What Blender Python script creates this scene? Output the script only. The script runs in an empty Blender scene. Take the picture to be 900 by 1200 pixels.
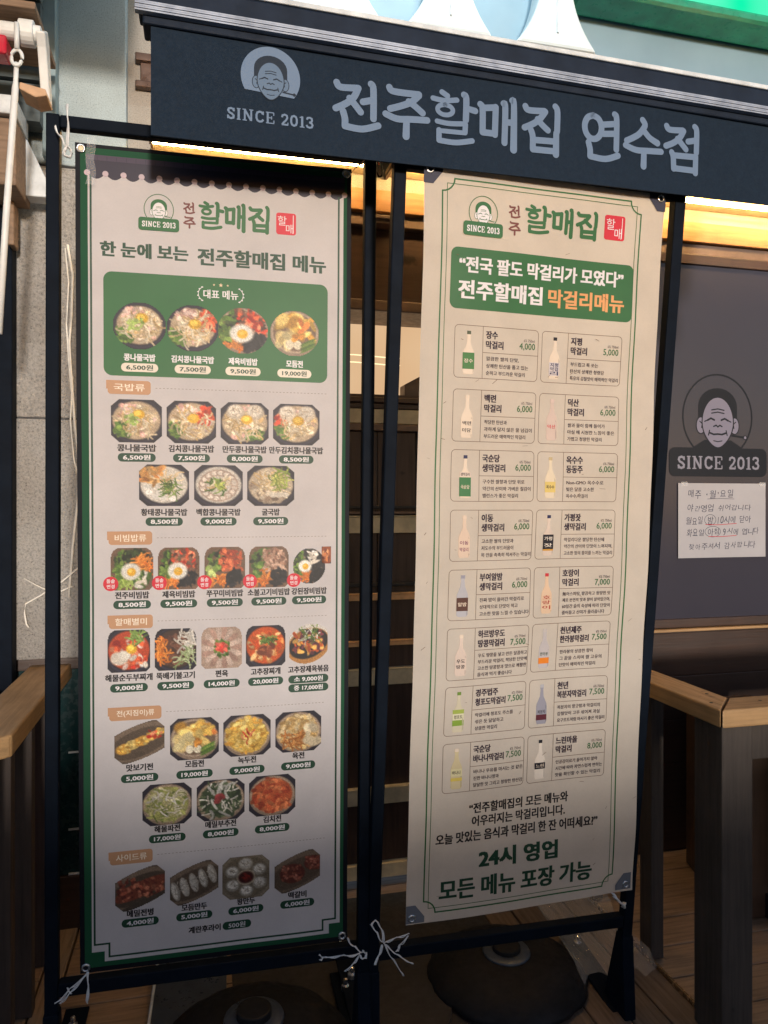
import bpy, bmesh, math, random
import numpy as np
from mathutils import Vector, Matrix

random.seed(7)
rng = np.random.default_rng(11)
scene = bpy.context.scene
COL = scene.collection
R = math.radians

# ------------------------------------------------------------------ camera, sky, lamp, exposure
cam_data = bpy.data.cameras.new("camera")
cam = bpy.data.objects.new("camera", cam_data)
COL.objects.link(cam)
cam.location = (0, 0, 1.36)
cam.rotation_euler = (R(90), 0, R(-13.72))
cam_data.sensor_width = 36
cam_data.lens = 26.01
cam_data.shift_y = -10 / 1200
cam_data.clip_start = 0.02
cam_data.clip_end = 500
scene.camera = cam

SUN_EL, SUN_AZ = 5.0, 5.0          # low street light from behind the camera, a touch from the right
world = bpy.data.worlds.new("World")
scene.world = world
world.use_nodes = True
wn = world.node_tree
sky = wn.nodes.new("ShaderNodeTexSky")
sky.sky_type = 'NISHITA'
sky.sun_disc = False
sky.sun_elevation = R(SUN_EL)
sky.sun_rotation = R(180 - SUN_AZ)
tint = wn.nodes.new("ShaderNodeMix"); tint.data_type = 'RGBA'; tint.blend_type = 'MULTIPLY'; tint.inputs[0].default_value = 1.0
tint.inputs[7].default_value = (1.0, 1.06, 1.40, 1)
wn.links.new(sky.outputs[0], tint.inputs[6])
wn.links.new(tint.outputs[2], wn.nodes["Background"].inputs[0])
wn.nodes["Background"].inputs[1].default_value = 0.15

sl = bpy.data.lights.new("street_light_sun", 'SUN')
sl.energy = 3.1
sl.angle = R(4.5)
sl.color = (1.0, 0.91, 0.82)
so = bpy.data.objects.new("street_light_sun", sl)
COL.objects.link(so)
d = Vector((-math.sin(R(SUN_AZ)) * math.cos(R(SUN_EL)), math.cos(R(SUN_AZ)) * math.cos(R(SUN_EL)), -math.sin(R(SUN_EL))))
so.rotation_euler = d.to_track_quat('-Z', 'Y').to_euler()
so.location = (0.5, -3, 4)

scene.view_settings.view_transform = 'Standard'
scene.view_settings.look = 'None'
scene.view_settings.exposure = 0.0
scene.view_settings.gamma = 1
scene.view_settings.use_curve_mapping = False
scene.cycles.max_bounces = 8
scene.cycles.sample_clamp_indirect = 4.0

# ------------------------------------------------------------------ helpers
def lin(c):
    return tuple((x / 12.92 if x <= 0.04045 else ((x + 0.055) / 1.055) ** 2.4) for x in (v / 255 for v in c))

def tag(o, label=None, cat=None, group=None, kind=None):
    if label: o["label"] = label
    if cat: o["category"] = cat
    if group: o["group"] = group
    if kind: o["kind"] = kind
    return o

def empty(name, loc=(0, 0, 0), label=None, cat=None, group=None, matrix=None):
    o = bpy.data.objects.new(name, None)
    o.empty_display_size = 0.1
    COL.objects.link(o)
    if matrix is not None: o.matrix_world = matrix
    else: o.location = loc
    return tag(o, label, cat, group)

def copy_tree(o, parent=None):
    c = o.copy(); COL.objects.link(c); c.parent = parent
    for ch in list(o.children): copy_tree(ch, c)
    return c

class MB:
    """collects shapes; build() links them as one mesh object"""
    def __init__(s): s.v = []; s.f = []; s.c = []
    def add(s, vs, fs, col=None):
        b = len(s.v); s.v += [tuple(p) for p in vs]; s.f += [tuple(i + b for i in f) for f in fs]
        s.c += [col or (1, 1, 1)] * len(vs); return s
    def box(s, x0, x1, y0, y1, z0, z1, m=None):
        vs = [(x, y, z) for x in (x0, x1) for y in (y0, y1) for z in (z0, z1)]
        if m is not None: vs = [m @ Vector(p) for p in vs]
        return s.add(vs, [(0, 1, 3, 2), (4, 6, 7, 5), (0, 4, 5, 1), (2, 3, 7, 6), (0, 2, 6, 4), (1, 5, 7, 3)])
    def prism(s, pts, axis, a, b):
        """outline extruded along an axis; pts are the other two coordinates"""
        n = len(pts)
        def P(p, t): return {'x': (t, p[0], p[1]), 'y': (p[0], t, p[1]), 'z': (p[0], p[1], t)}[axis]
        vs = [P(p, a) for p in pts] + [P(p, b) for p in pts]
        fs = [tuple(range(n)), tuple(range(2 * n - 1, n - 1, -1))] + [(i, i + n, (i + 1) % n + n, (i + 1) % n) for i in range(n)]
        return s.add(vs, fs)
    def tube(s, pts, r, n=8, closed=False, flat=1.0):
        pts = [Vector(p) for p in pts]; m = len(pts); rings = []
        rad = r if isinstance(r, (list, tuple)) else [r] * m
        up = Vector((0.13, 0.21, 0.97))
        for i, p in enumerate(pts):
            a = pts[i - 1] if (i or closed) else p
            b = pts[(i + 1) % m] if (i < m - 1 or closed) else p
            t = (b - a).normalized()
            x = t.cross(up)
            if x.length < 1e-3: x = t.cross(Vector((1, 0, 0)))
            x.normalize(); y = x.cross(t)
            rings.append([p + rad[i] * (math.cos(2 * math.pi * k / n) * x + flat * math.sin(2 * math.pi * k / n) * y) for k in range(n)])
        vs = [q for g in rings for q in g]; fs = []
        for i in range(m if closed else m - 1):
            j = (i + 1) % m
            for k in range(n): fs.append((i * n + k, i * n + (k + 1) % n, j * n + (k + 1) % n, j * n + k))
        if not closed: fs += [tuple(range(n - 1, -1, -1)), tuple((m - 1) * n + k for k in range(n))]
        return s.add(vs, fs)
    def lathe(s, prof, c, n=32):
        vs = [(c[0] + r * math.cos(2 * math.pi * k / n), c[1] + r * math.sin(2 * math.pi * k / n), c[2] + z) for r, z in prof for k in range(n)]
        fs = [(i * n + k, i * n + (k + 1) % n, (i + 1) * n + (k + 1) % n, (i + 1) * n + k) for i in range(len(prof) - 1) for k in range(n)]
        fs.append(tuple(range((len(prof) - 1) * n, len(prof) * n)))
        return s.add(vs, fs)
    def build(s, name, mat, parent=None, bevel=0.0, smooth=False):
        me = bpy.data.meshes.new(name)
        me.from_pydata(s.v, [], s.f)
        bm = bmesh.new(); bm.from_mesh(me); bmesh.ops.recalc_face_normals(bm, faces=bm.faces); bm.to_mesh(me); bm.free()
        if smooth: me.polygons.foreach_set("use_smooth", [True] * len(me.polygons))
        me.materials.append(mat)
        o = bpy.data.objects.new(name, me); COL.objects.link(o)
        if parent: o.parent = parent
        if bevel:
            b = o.modifiers.new("bevel", 'BEVEL'); b.width = bevel; b.segments = 2; b.limit_method = 'ANGLE'
        return o

# ------------------------------------------------------------------ materials (all procedural)
def base_mat(name):
    m = bpy.data.materials.new(name); m.use_nodes = True
    nt = m.node_tree; b = nt.nodes["Principled BSDF"]
    return m, nt, b

def ramp(nt, src, stops):
    r = nt.nodes.new("ShaderNodeValToRGB"); e = r.color_ramp.elements
    while len(e) < len(stops): e.new(0.5)
    for k, (p, c) in enumerate(stops): e[k].position = p; e[k].color = (*c, 1)
    nt.links.new(src, r.inputs[0]); return r.outputs[0]

def noise(nt, scale, detail=4, mscale=(1, 1, 1), rough=0.6):
    tc = nt.nodes.new("ShaderNodeTexCoord"); mp = nt.nodes.new("ShaderNodeMapping")
    mp.inputs["Scale"].default_value = mscale
    nz = nt.nodes.new("ShaderNodeTexNoise"); nz.inputs["Scale"].default_value = scale; nz.inputs["Detail"].default_value = detail
    nz.inputs["Roughness"].default_value = rough
    nt.links.new(tc.outputs["Object"], mp.inputs[0]); nt.links.new(mp.outputs[0], nz.inputs[0])
    return nz.outputs["Fac"]

def bump(nt, b, fac, strength, dist=0.002):
    n = nt.nodes.new("ShaderNodeBump"); n.inputs["Strength"].default_value = strength; n.inputs["Distance"].default_value = dist
    nt.links.new(fac, n.inputs["Height"]); nt.links.new(n.outputs[0], b.inputs["Normal"])

def mixc(nt, fac, a, b, mode='MIX'):
    m = nt.nodes.new("ShaderNodeMix"); m.data_type = 'RGBA'; m.blend_type = mode
    if isinstance(fac, (int, float)): m.inputs[0].default_value = fac
    else: nt.links.new(fac, m.inputs[0])
    for s, v in ((6, a), (7, b)):
        if isinstance(v, tuple): m.inputs[s].default_value = (*v, 1)
        else: nt.links.new(v, m.inputs[s])
    return m.outputs[2]

def plain(name, c, rough=0.5, metal=0.0, var=0.25, scale=14, spec=0.5, bmp=0.0, coat=0.0, rvar=0.12):
    m, nt, b = base_mat(name)
    f = noise(nt, scale)
    lo = tuple(x * (1 - var) for x in c); hi = tuple(min(1, x * (1 + var)) for x in c)
    nt.links.new(ramp(nt, f, [(0.3, lo), (0.7, hi)]), b.inputs["Base Color"])
    nt.links.new(ramp(nt, noise(nt, scale * 3), [(0.3, (max(0, rough - rvar),) * 3), (0.7, (min(1, rough + rvar),) * 3)]), b.inputs["Roughness"])
    b.inputs["Metallic"].default_value = metal
    b.inputs["Specular IOR Level"].default_value = spec
    b.inputs["Coat Weight"].default_value = coat
    if bmp: bump(nt, b, noise(nt, scale * 6), bmp)
    return m

def wood(name, c, axis='x', rough=0.55, var=0.45, scale=1.0, knots=True):
    m, nt, b = base_mat(name)
    ms = {'x': (1.2, 22, 22), 'y': (22, 1.2, 22), 'z': (22, 22, 1.2)}[axis]
    f = noise(nt, 3.2 * scale, 6, ms, 0.65)
    lo = tuple(x * (1 - var) for x in c); hi = tuple(min(1, x * (1 + var * 0.7)) for x in c)
    col = ramp(nt, f, [(0.28, lo), (0.5, c), (0.75, hi)])
    stain = ramp(nt, noise(nt, 5, 5), [(0.35, (0.62, 0.6, 0.58)), (0.6, (1, 1, 1))])
    col = mixc(nt, 0.7, col, stain, 'MULTIPLY')
    if knots: col = mixc(nt, 1.0, col, ramp(nt, noise(nt, 11, 3, (1, 1, 1), 0.5), [(0.24, (0.18, 0.13, 0.10)), (0.30, (1, 1, 1))]), 'MULTIPLY')
    nt.links.new(col, b.inputs["Base Color"])
    nt.links.new(ramp(nt, f, [(0.2, (rough + 0.15,) * 3), (0.8, (rough - 0.1,) * 3)]), b.inputs["Roughness"])
    bump(nt, b, f, 0.35, 0.003)
    return m

def granite(name, c, rough=0.55, speck=0.8, rockface=0.0, sc=240):
    m, nt, b = base_mat(name)
    dark = tuple(x * 0.22 for x in c); lite = tuple(min(1, x * 1.35) for x in c)
    col = ramp(nt, noise(nt, sc, 5, rough=0.8), [(0.34, dark), (0.43, c), (0.60, lite)])
    col = mixc(nt, speck, tuple(c), col)
    stain = ramp(nt, noise(nt, 3.5, 6), [(0.3, (0.55, 0.5, 0.46)), (0.62, (1, 1, 1))])
    col = mixc(nt, 0.55, col, stain, 'MULTIPLY')
    nt.links.new(col, b.inputs["Base Color"]); b.inputs["Roughness"].default_value = rough
    if rockface:
        bump(nt, b, noise(nt, 38, 8, rough=0.75), rockface, 0.05)
    else:
        bump(nt, b, noise(nt, 160, 3), 0.08, 0.002)
    return m

def emit(name, c, s, var=None, vscale=2.0):
    m, nt, b = base_mat(name)
    nt.nodes.remove(b)
    e = nt.nodes.new("ShaderNodeEmission"); e.inputs[1].default_value = s
    if var: nt.links.new(ramp(nt, noise(nt, vscale, 1), [(0.38, c), (0.62, var)]), e.inputs[0])
    else: e.inputs[0].default_value = (*c, 1)
    nt.links.new(e.outputs[0], nt.nodes["Material Output"].inputs[0]); return m

def ink_mat(name, rough=0.5, trans=0.0, grime=0.12, scratches=False, spec=0.4):
    m, nt, b = base_mat(name)
    at = nt.nodes.new("ShaderNodeAttribute"); at.attribute_name = "Col"
    g = ramp(nt, noise(nt, 9, 6), [(0.3, (1 - grime,) * 3), (0.65, (1, 1, 1))])
    col = mixc(nt, 1.0, at.outputs["Color"], g, 'MULTIPLY')
    if scratches:
        vz = noise(nt, 6, 2, (3, 1, 40), 0.4)
        fine = noise(nt, 260, 2)
        col = mixc(nt, 0.5, col, ramp(nt, fine, [(0.3, (0.93, 0.93, 0.93)), (0.7, (1, 1, 1))]), 'MULTIPLY')
    nt.links.new(col, b.inputs["Base Color"])
    b.inputs["Roughness"].default_value = rough; b.inputs["Specular IOR Level"].default_value = spec
    bump(nt, b, noise(nt, 420, 2), 0.05, 0.0006)
    if trans:
        t = nt.nodes.new("ShaderNodeBsdfTranslucent"); mx = nt.nodes.new("ShaderNodeMixShader"); mx.inputs[0].default_value = trans
        nt.links.new(col, t.inputs[0]); nt.links.new(b.outputs[0], mx.inputs[1]); nt.links.new(t.outputs[0], mx.inputs[2])
        nt.links.new(mx.outputs[0], nt.nodes["Material Output"].inputs[0])
    return m

M = dict(
    asphalt=plain("asphalt", (0.05, 0.05, 0.052), 0.85, scale=40, bmp=0.4),
    concrete=plain("concrete", (0.32, 0.31, 0.29), 0.85, scale=6, bmp=0.3),
    deck=wood("deck_boards", (0.30, 0.20, 0.125), 'x', 0.6),
    deck_y=wood("deck_border_boards", (0.30, 0.22, 0.15), 'y', 0.6),
    deck_dark=wood("worn_dark_boards", (0.15, 0.105, 0.075), 'y', 0.6),
    deck_gap=plain("dark_underdeck", (0.012, 0.01, 0.009), 0.9),
    rail_top=wood("honey_rail_cap", (0.42, 0.25, 0.11), 'y', 0.5, 0.35),
    rail_top_x=wood("honey_rail_cap_cross", (0.42, 0.25, 0.11), 'x', 0.5, 0.35),
    rail_dark=wood("dark_stained_wood", (0.07, 0.05, 0.041), 'z', 0.6, 0.35),
    grey_post=wood("charcoal_stained_wood", (0.055, 0.042, 0.034), 'z', 0.62, 0.35),
    granite=granite("speckled_granite", (0.32, 0.385, 0.40)),
    granite_warm=granite("speckled_facade_granite", (0.30, 0.27, 0.23)),
    granite_rough=granite("rock_face_granite", (0.62, 0.59, 0.55), 0.85, 0.9, 0.9, 150),
    bronze=plain("bronze_trim", (0.10, 0.06, 0.045), 0.35, 0.3, spec=0.5),
    fascia=wood("orange_timber_fascia", (0.40, 0.20, 0.07), 'x', 0.45, 0.25),
    brown=wood("brown_frame_wood", (0.05, 0.026, 0.018), 'x', 0.4, 0.3),
    brown_v=wood("brown_panel_wood", (0.055, 0.029, 0.02), 'z', 0.45, 0.45),
    taupe=plain("taupe_painted_frame", (0.13, 0.085, 0.065), 0.45),
    cream=plain("cream_door_strip", (0.66, 0.55, 0.34), 0.5),
    tan_strip=plain("tan_door_strip", (0.80, 0.44, 0.19), 0.5),
    black=plain("matt_black", (0.012, 0.012, 0.014), 0.55),
    steel=plain("navy_black_steel", (0.004, 0.0072, 0.0135), 0.6, 0.0, spec=0.06, rvar=0.03),
    film=plain("violet_grey_window_film", (0.040, 0.038, 0.052), 0.2, var=0.03, scale=2, coat=0.0, rvar=0.02),
    navy=plain("navy_awning_cloth", (0.009, 0.019, 0.035), 0.7, var=0.12, scale=90, bmp=0.15, spec=0.12),
    navy_bar=plain("navy_painted_aluminium", (0.013, 0.021, 0.038), 0.55, spec=0.12),
    silver=plain("ribbed_silver_trim", (0.34, 0.38, 0.45), 0.4, 0.4),
    cap=plain("pale_cap_edge", (0.62, 0.66, 0.68), 0.35),
    siding=wood("weathered_blue_grey_siding", (0.10, 0.125, 0.13), 'x', 0.65, 0.25),
    siding_v=wood("pale_blue_corner_board", (0.24, 0.32, 0.34), 'z', 0.6, 0.2),
    beam=wood("brown_beam_wood", (0.26, 0.17, 0.11), 'x', 0.7, 0.4),
    white=plain("white_painted_metal", (0.72, 0.73, 0.72), 0.45, var=0.12),
    clay=plain("tan_bracket", (0.50, 0.31, 0.18), 0.6),
    red=plain("red_plastic", (0.50, 0.012, 0.035), 0.35, var=0.15),
    pink=plain("magenta_plastic", (0.36, 0.012, 0.10), 0.4),
    rubber=plain("black_moulded_plastic", (0.010, 0.010, 0.0115), 0.65, var=0.3, spec=0.2),
    plate=plain("blue_grey_steel_plate", (0.06, 0.075, 0.10), 0.35, 0.3, bmp=0.15),
    darkplate=plain("dark_rubber_plate", (0.022, 0.02, 0.021), 0.6, bmp=0.2),
    string=plain("white_plastic_string", (0.75, 0.75, 0.74), 0.35),
    wire=plain("cream_wire", (0.80, 0.76, 0.68), 0.5),
    panel=plain("pale_blue_sign_wall", (0.22, 0.34, 0.42), 0.4, var=0.08, scale=3),
    flare=plain("white_sign_bracket", (0.60, 0.68, 0.70), 0.5, var=0.05),
    teal=plain("dark_teal_tile", (0.008, 0.035, 0.038), 0.25),
    box_brown=wood("brown_cabinet_board", (0.085, 0.05, 0.03), 'z', 0.5, 0.25),
    crate=plain("olive_green_plastic", (0.20, 0.20, 0.09), 0.5),
    bolt=plain("bright_bolt", (0.6, 0.6, 0.6), 0.25, 0.9),
    alu=plain("brass_edge_strip", (0.62, 0.40, 0.20), 0.25, 0.7),
    led=emit("led_tube", (1.0, 0.62, 0.24), 85),
    led_house=plain("led_housing", (0.70, 0.55, 0.34), 0.4),
    glow=emit("warm_lit_room", (0.80, 0.50, 0.27), 0.9, (0.86, 0.58, 0.34), 2.5),
    glowline=emit("string_light", (1.0, 0.80, 0.45), 1.5),
    green=emit("lit_green_sign_face", (0.0, 0.86, 0.40), 1.1, (0.35, 1.0, 0.78), 2.2),
    greenbox=plain("green_sign_return", (0.02, 0.30, 0.19), 0.35),
    redled=emit("small_red_lamp", (1.0, 0.10, 0.06), 1.0),
    ink=ink_mat("printed_ink", 0.5, 0.12),
    fabric=ink_mat("banner_vinyl", 0.6, 0.34, 0.10, True, 0.25),
    decal=ink_mat("vinyl_decal", 0.5, 0, 0.06, spec=.2),
    paper=ink_mat("note_paper", 0.8, 0.0, 0.08),
)
# clear crinkled film
m, nt, b = base_mat("clear_plastic_film"); b.inputs["Base Color"].default_value = (0.9, 0.9, 0.9, 1); b.inputs["Roughness"].default_value = 0.12
b.inputs["Alpha"].default_value = 0.16; b.inputs["Specular IOR Level"].default_value = 0.9
bump(nt, b, noise(nt, 30, 3), 0.6, 0.01); M['clear'] = m

# ------------------------------------------------------------------ flat lettering and printing
_tc = {}
def load_glyphs(chars):
    """outlines of every character used, read from one text object with one character per line"""
    cu = bpy.data.curves.new("lettering_source", 'FONT'); cu.body = '\n'.join(chars); cu.space_line = 2; cu.resolution_u = 2
    o = bpy.data.objects.new("lettering_source", cu); COL.objects.link(o)
    dg = bpy.context.evaluated_depsgraph_get(); dg.update()
    me = bpy.data.meshes.new_from_object(o.evaluated_get(dg))
    co = np.zeros(len(me.vertices) * 3); me.vertices.foreach_get("co", co); co = co.reshape(-1, 3)
    row = np.round((0.35 - co[:, 1]) / 2).astype(int)
    fr = {}
    for p in me.polygons: fr.setdefault(int(row[p.vertices[0]]), []).append(tuple(p.vertices))
    for r, ch in enumerate(chars):
        idx = np.where(row == r)[0]; mp = {int(q): k for k, q in enumerate(idx)}
        v = co[idx, :2] + np.array([0, 2 * r]); f = [tuple(mp[i] for i in p) for p in fr.get(r, [])]
        adv = .92 if '\uac00' <= ch <= '\ud7a3' else .5 if ch.isdigit() else .22 if ch in ',.' else (v[:, 0].max() + .05 if len(v) else .25)
        _tc[ch] = (v, f, adv)
    bpy.data.objects.remove(o); bpy.data.curves.remove(cu); bpy.data.meshes.remove(me)

def glyphs(body):
    V, F, x, n = [], [], 0, 0
    for ch in body:
        if ch == ' ': x += .26; continue
        if ch not in _tc: continue
        v, f, adv = _tc[ch]; V.append(v + np.array([x, 0])); F += [tuple(i + n for i in p) for p in f]; n += len(v); x += adv
    return (np.concatenate(V), F) if V else (np.zeros((0, 2)), [])

class Ink:
    """flat printed shapes on a surface. mapf(u mm, v mm down, lift mm) -> local point"""
    def __init__(s, mapf, layer=1): s.m = mapf; s.L = layer; s.v = []; s.f = []; s.c = []
    def raw(s, uv, faces, col, lift):
        b = len(s.v); s.v += [s.m(u, v, lift) for u, v in uv]; s.f += [tuple(i + b for i in f) for f in faces]
        if isinstance(col, np.ndarray): s.c += [tuple(x) for x in col]
        else: s.c += [col] * len(uv)
    def poly(s, pts, col, lift):
        n = len(pts)
        if n < 12: s.raw(pts, [tuple(range(n))], col, lift); return
        cu = sum(p[0] for p in pts) / n; cv = sum(p[1] for p in pts) / n; uv = []
        for k in (1, .75, .5, .25): uv += [(cu + (p[0] - cu) * k, cv + (p[1] - cv) * k) for p in pts]
        fs = [(r * n + i, r * n + (i + 1) % n, (r + 1) * n + (i + 1) % n, (r + 1) * n + i) for r in range(3) for i in range(n)] + [tuple(3 * n + i for i in range(n))]
        s.raw(uv, fs, col, lift)
    def ell(s, u, v, rx, ry, col, lift, a0=0, a1=360, n=28):
        s.poly([(u + rx * math.cos(R(a0 + (a1 - a0) * k / n)), v + ry * math.sin(R(a0 + (a1 - a0) * k / n))) for k in range(n if a1 - a0 >= 360 else n + 1)], col, lift)
    def ring(s, u, v, rx, ry, w, col, lift, a0=0, a1=360, n=40):
        pts = [(u + rx * math.cos(R(a0 + (a1 - a0) * k / n)), v + ry * math.sin(R(a0 + (a1 - a0) * k / n))) for k in range(n + 1)]
        s.line(pts, w, col, lift)
    def line(s, pts, w, col, lift, cap=False):
        """constant or varying width ribbon"""
        if not isinstance(w, (list, tuple)) and not cap:
            q = [pts[0]]
            for a, b2 in zip(pts[:-1], pts[1:]):
                m_ = max(1, int(math.hypot(b2[0] - a[0], b2[1] - a[1]) / 22))
                q += [(a[0] + (b2[0] - a[0]) * j / m_, a[1] + (b2[1] - a[1]) * j / m_) for j in range(1, m_ + 1)]
            pts = q
        P = [np.array(p, float) for p in pts]; n = len(P)
        W = w if isinstance(w, (list, tuple)) else [w] * n
        l, r = [], []
        closed = np.linalg.norm(P[0] - P[-1]) < 1e-6
        for i in range(n):
            a = P[i - 1] if i else (P[-2] if closed else P[i]); b2 = P[i + 1] if i < n - 1 else (P[1] if closed else P[i])
            d1 = P[i] - a; d2 = b2 - P[i]
            n1 = np.array([-d1[1], d1[0]]) / (np.linalg.norm(d1) + 1e-9); n2 = np.array([-d2[1], d2[0]]) / (np.linalg.norm(d2) + 1e-9)
            if np.linalg.norm(d1) < 1e-9: n1 = n2
            if np.linalg.norm(d2) < 1e-9: n2 = n1
            nn = n1 + n2; q = np.linalg.norm(nn); nn = nn / q if q > 1e-6 else n1
            k = 1 / max(0.45, float(nn @ n1))
            l.append(P[i] + nn * W[i] / 2 * k); r.append(P[i] - nn * W[i] / 2 * k)
        uv = l + r; fs = [(i, i + 1, n + i + 1, n + i) for i in range(n - 1)]
        if cap:
            for (c, o, d1, w1) in ((0, 1, P[0] - P[1], W[0]), (n - 1, -1, P[-1] - P[-2], W[-1])):
                t0 = math.atan2(d1[1], d1[0]); base = len(uv)
                arc = [P[c] + w1 / 2 * np.array([math.cos(t0 + x), math.sin(t0 + x)]) for x in np.linspace(math.pi / 2, -math.pi / 2, 9)]
                uv = uv + arc; fs.append(tuple(range(base, base + 9)))
        s.raw([tuple(p) for p in uv], fs, col, lift)
    def rect(s, u0, u1, v0, v1, col, lift, nu=1, nv=1):
        nu = max(nu, int(abs(u1 - u0) / 25) + 1 if abs(u1 - u0) > 12 else 1); nv = max(nv, int(abs(v1 - v0) / 30) + 1)
        uv = [(u0 + (u1 - u0) * i / nu, v0 + (v1 - v0) * j / nv) for j in range(nv + 1) for i in range(nu + 1)]
        s.raw(uv, [(j * (nu + 1) + i, j * (nu + 1) + i + 1, (j + 1) * (nu + 1) + i + 1, (j + 1) * (nu + 1) + i) for j in range(nv) for i in range(nu)], col, lift)
    def rrect(s, u0, u1, v0, v1, r, col, lift, nv=4):
        """rounded rectangle as columns, so it follows a curved sheet"""
        us = sorted(set([u0 + r * (1 - math.cos(t)) for t in np.linspace(0, math.pi / 2, 7)] + [u1 - r * (1 - math.cos(t)) for t in np.linspace(0, math.pi / 2, 7)] + list(np.linspace(u0 + r, u1 - r, max(2, int((u1 - u0) / 30))))))
        uv = []
        for u in us:
            x = max(0, u0 + r - u, u - (u1 - r)); h = r - math.sqrt(max(0, r * r - x * x))
            uv += [(u, v0 + h + (v1 - v0 - 2 * h) * j / nv) for j in range(nv + 1)]
        n = nv + 1
        s.raw(uv, [(i * n + j, (i + 1) * n + j, (i + 1) * n + j + 1, i * n + j + 1) for i in range(len(us) - 1) for j in range(nv)], col, lift)
    def rbox(s, u0, u1, v0, v1, r, w, col, lift, concave=False):
        """rounded (or notched) outline"""
        p = []
        for cu, cv, a in ((u1 - r, v0 + r, -90), (u1 - r, v1 - r, 0), (u0 + r, v1 - r, 90), (u0 + r, v0 + r, 180)):
            if concave:
                ku, kv = (u1 if cu > (u0 + u1) / 2 else u0), (v1 if cv > (v0 + v1) / 2 else v0)
                b0 = {-90: 180, 0: 270, 90: 0, 180: 90}[a]
                p += [(ku + r * math.cos(R(b0 - 90 * k / 6)), kv + r * math.sin(R(b0 - 90 * k / 6))) for k in range(7)]
            else:
                p += [(cu + r * math.cos(R(a + 90 * k / 5)), cv + r * math.sin(R(a + 90 * k / 5))) for k in range(6)]
        s.line(p + [p[0]], w, col, lift)
    def text(s, body, u, v, h, col, lift, w=None, bold=0.018, align='c', slant=0):
        V, F = glyphs(body)
        if len(V) == 0: return
        x0, x1 = V[:, 0].min(), V[:, 0].max(); y0, y1 = V[:, 1].min(), V[:, 1].max()
        k = h / (y1 - y0 + max(bold, 0)); kx = w / (x1 - x0 + max(bold, 0)) if w else k
        ou = {'c': u - kx * (x0 + x1) / 2, 'l': u - kx * x0, 'r': u - kx * x1}[align]
        base = np.stack([ou + kx * V[:, 0] + slant * (V[:, 1] - y0), v - k * (V[:, 1] - (y0 + y1) / 2)], 1)
        off = [(0, 0)] if bold < .01 else [(-1, -.6), (1, -.6), (-1, .6), (1, .6), (0, 0)]
        for q, (a, b2) in enumerate(off):
            s.raw([tuple(p) for p in base + np.array([a * bold * kx * .9, b2 * bold * k * .9])], F, col, lift + q * .06)
    def brush(s, word, u0, u1, v0, v1, col, lift, w=13.5, gap=0.04, dl=0.06):
        """hand drawn brush syllables filling a box; spaces take 0.4 of a cell"""
        wid = [0.42 if ch == ' ' else 1.0 for ch in word]; tot = sum(wid) + gap * (len(word) - 1); cw = (u1 - u0) / tot; x = u0
        for ch, q in zip(word, wid):
            k = 0
            for st in BRUSH.get(ch, []):
                pts, ws = smooth(st, w)
                s.line([(x + p[0] / 100 * cw, v0 + p[1] / 100 * (v1 - v0)) for p in pts], [a / 100 * (cw + v1 - v0) / 2 for a in ws], col, lift + dl * k, cap=True); k += 1
            x += cw * (q + gap)
    def slab(s, word, u0, u1, v0, v1, col, lift, w=17, dl=0.04):
        wid = [SLABW.get(ch, 0.5) for ch in word]; cw = (u1 - u0) / sum(wid); x = u0
        for ch, q in zip(word, wid):
            for k, (ww, st) in enumerate(SLAB.get(ch, [])):
                s.line([(x + (0.06 + 0.88 * p[0] / 100) * cw * q, v0 + p[1] / 100 * (v1 - v0)) for p in st], ww * w / 17 / 100 * (v1 - v0), col, lift + dl * k)
            x += cw * q
    def canvas(s, u0, u1, v0, v1, rgb, mask, lift):
        n, mcol = rgb.shape[:2]
        uv = [(u0 + (u1 - u0) * i / (mcol - 1), v0 + (v1 - v0) * j / (n - 1)) for j in range(n) for i in range(mcol)]
        fs = [(j * mcol + i, j * mcol + i + 1, (j + 1) * mcol + i + 1, (j + 1) * mcol + i) for j in range(n - 1) for i in range(mcol - 1) if mask[j, i] and mask[j + 1, i] and mask[j, i + 1] and mask[j + 1, i + 1]]
        c = np.clip(rgb.reshape(-1, 3), 0, 1); c = np.where(c <= 0.04045, c / 12.92, ((c + 0.055) / 1.055) ** 2.4)
        s.raw(uv, fs, c, lift)
    def build(s, name, mat, parent):
        me = bpy.data.meshes.new(name); me.from_pydata(s.v, [], s.f)
        a = me.color_attributes.new("Col", 'FLOAT_COLOR', 'POINT')
        a.data.foreach_set("color", np.concatenate([np.array(s.c, float), np.ones((len(s.c), 1))], 1).ravel())
        bm = bmesh.new(); bm.from_mesh(me)
        loose = [v for v in bm.verts if not v.link_faces]; bmesh.ops.delete(bm, geom=loose, context='VERTS')
        bm.to_mesh(me); bm.free()
        me.materials.append(mat); o = bpy.data.objects.new(name, me); COL.objects.link(o)
        if parent: o.parent = parent
        return o

def smooth(st, w):
    pts = [np.array(p[:2], float) for p in st]; ws = [p[2] * w if len(p) > 2 else w for p in st]
    if len(pts) == 2: return pts, ws
    out, wo = [], []
    for i in range(len(pts) - 1):
        p0 = pts[max(0, i - 1)]; p1, p2 = pts[i], pts[i + 1]; p3 = pts[min(len(pts) - 1, i + 2)]
        for t in np.linspace(0, 1, 6)[: 5]:
            out.append(0.5 * (2 * p1 + (p2 - p0) * t + (2 * p0 - 5 * p1 + 4 * p2 - p3) * t * t + (3 * p1 - p0 - 3 * p2 + p3) * t ** 3)); wo.append(ws[i] + (ws[i + 1] - ws[i]) * t)
    return out + [pts[-1]], wo + [ws[-1]]

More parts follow.
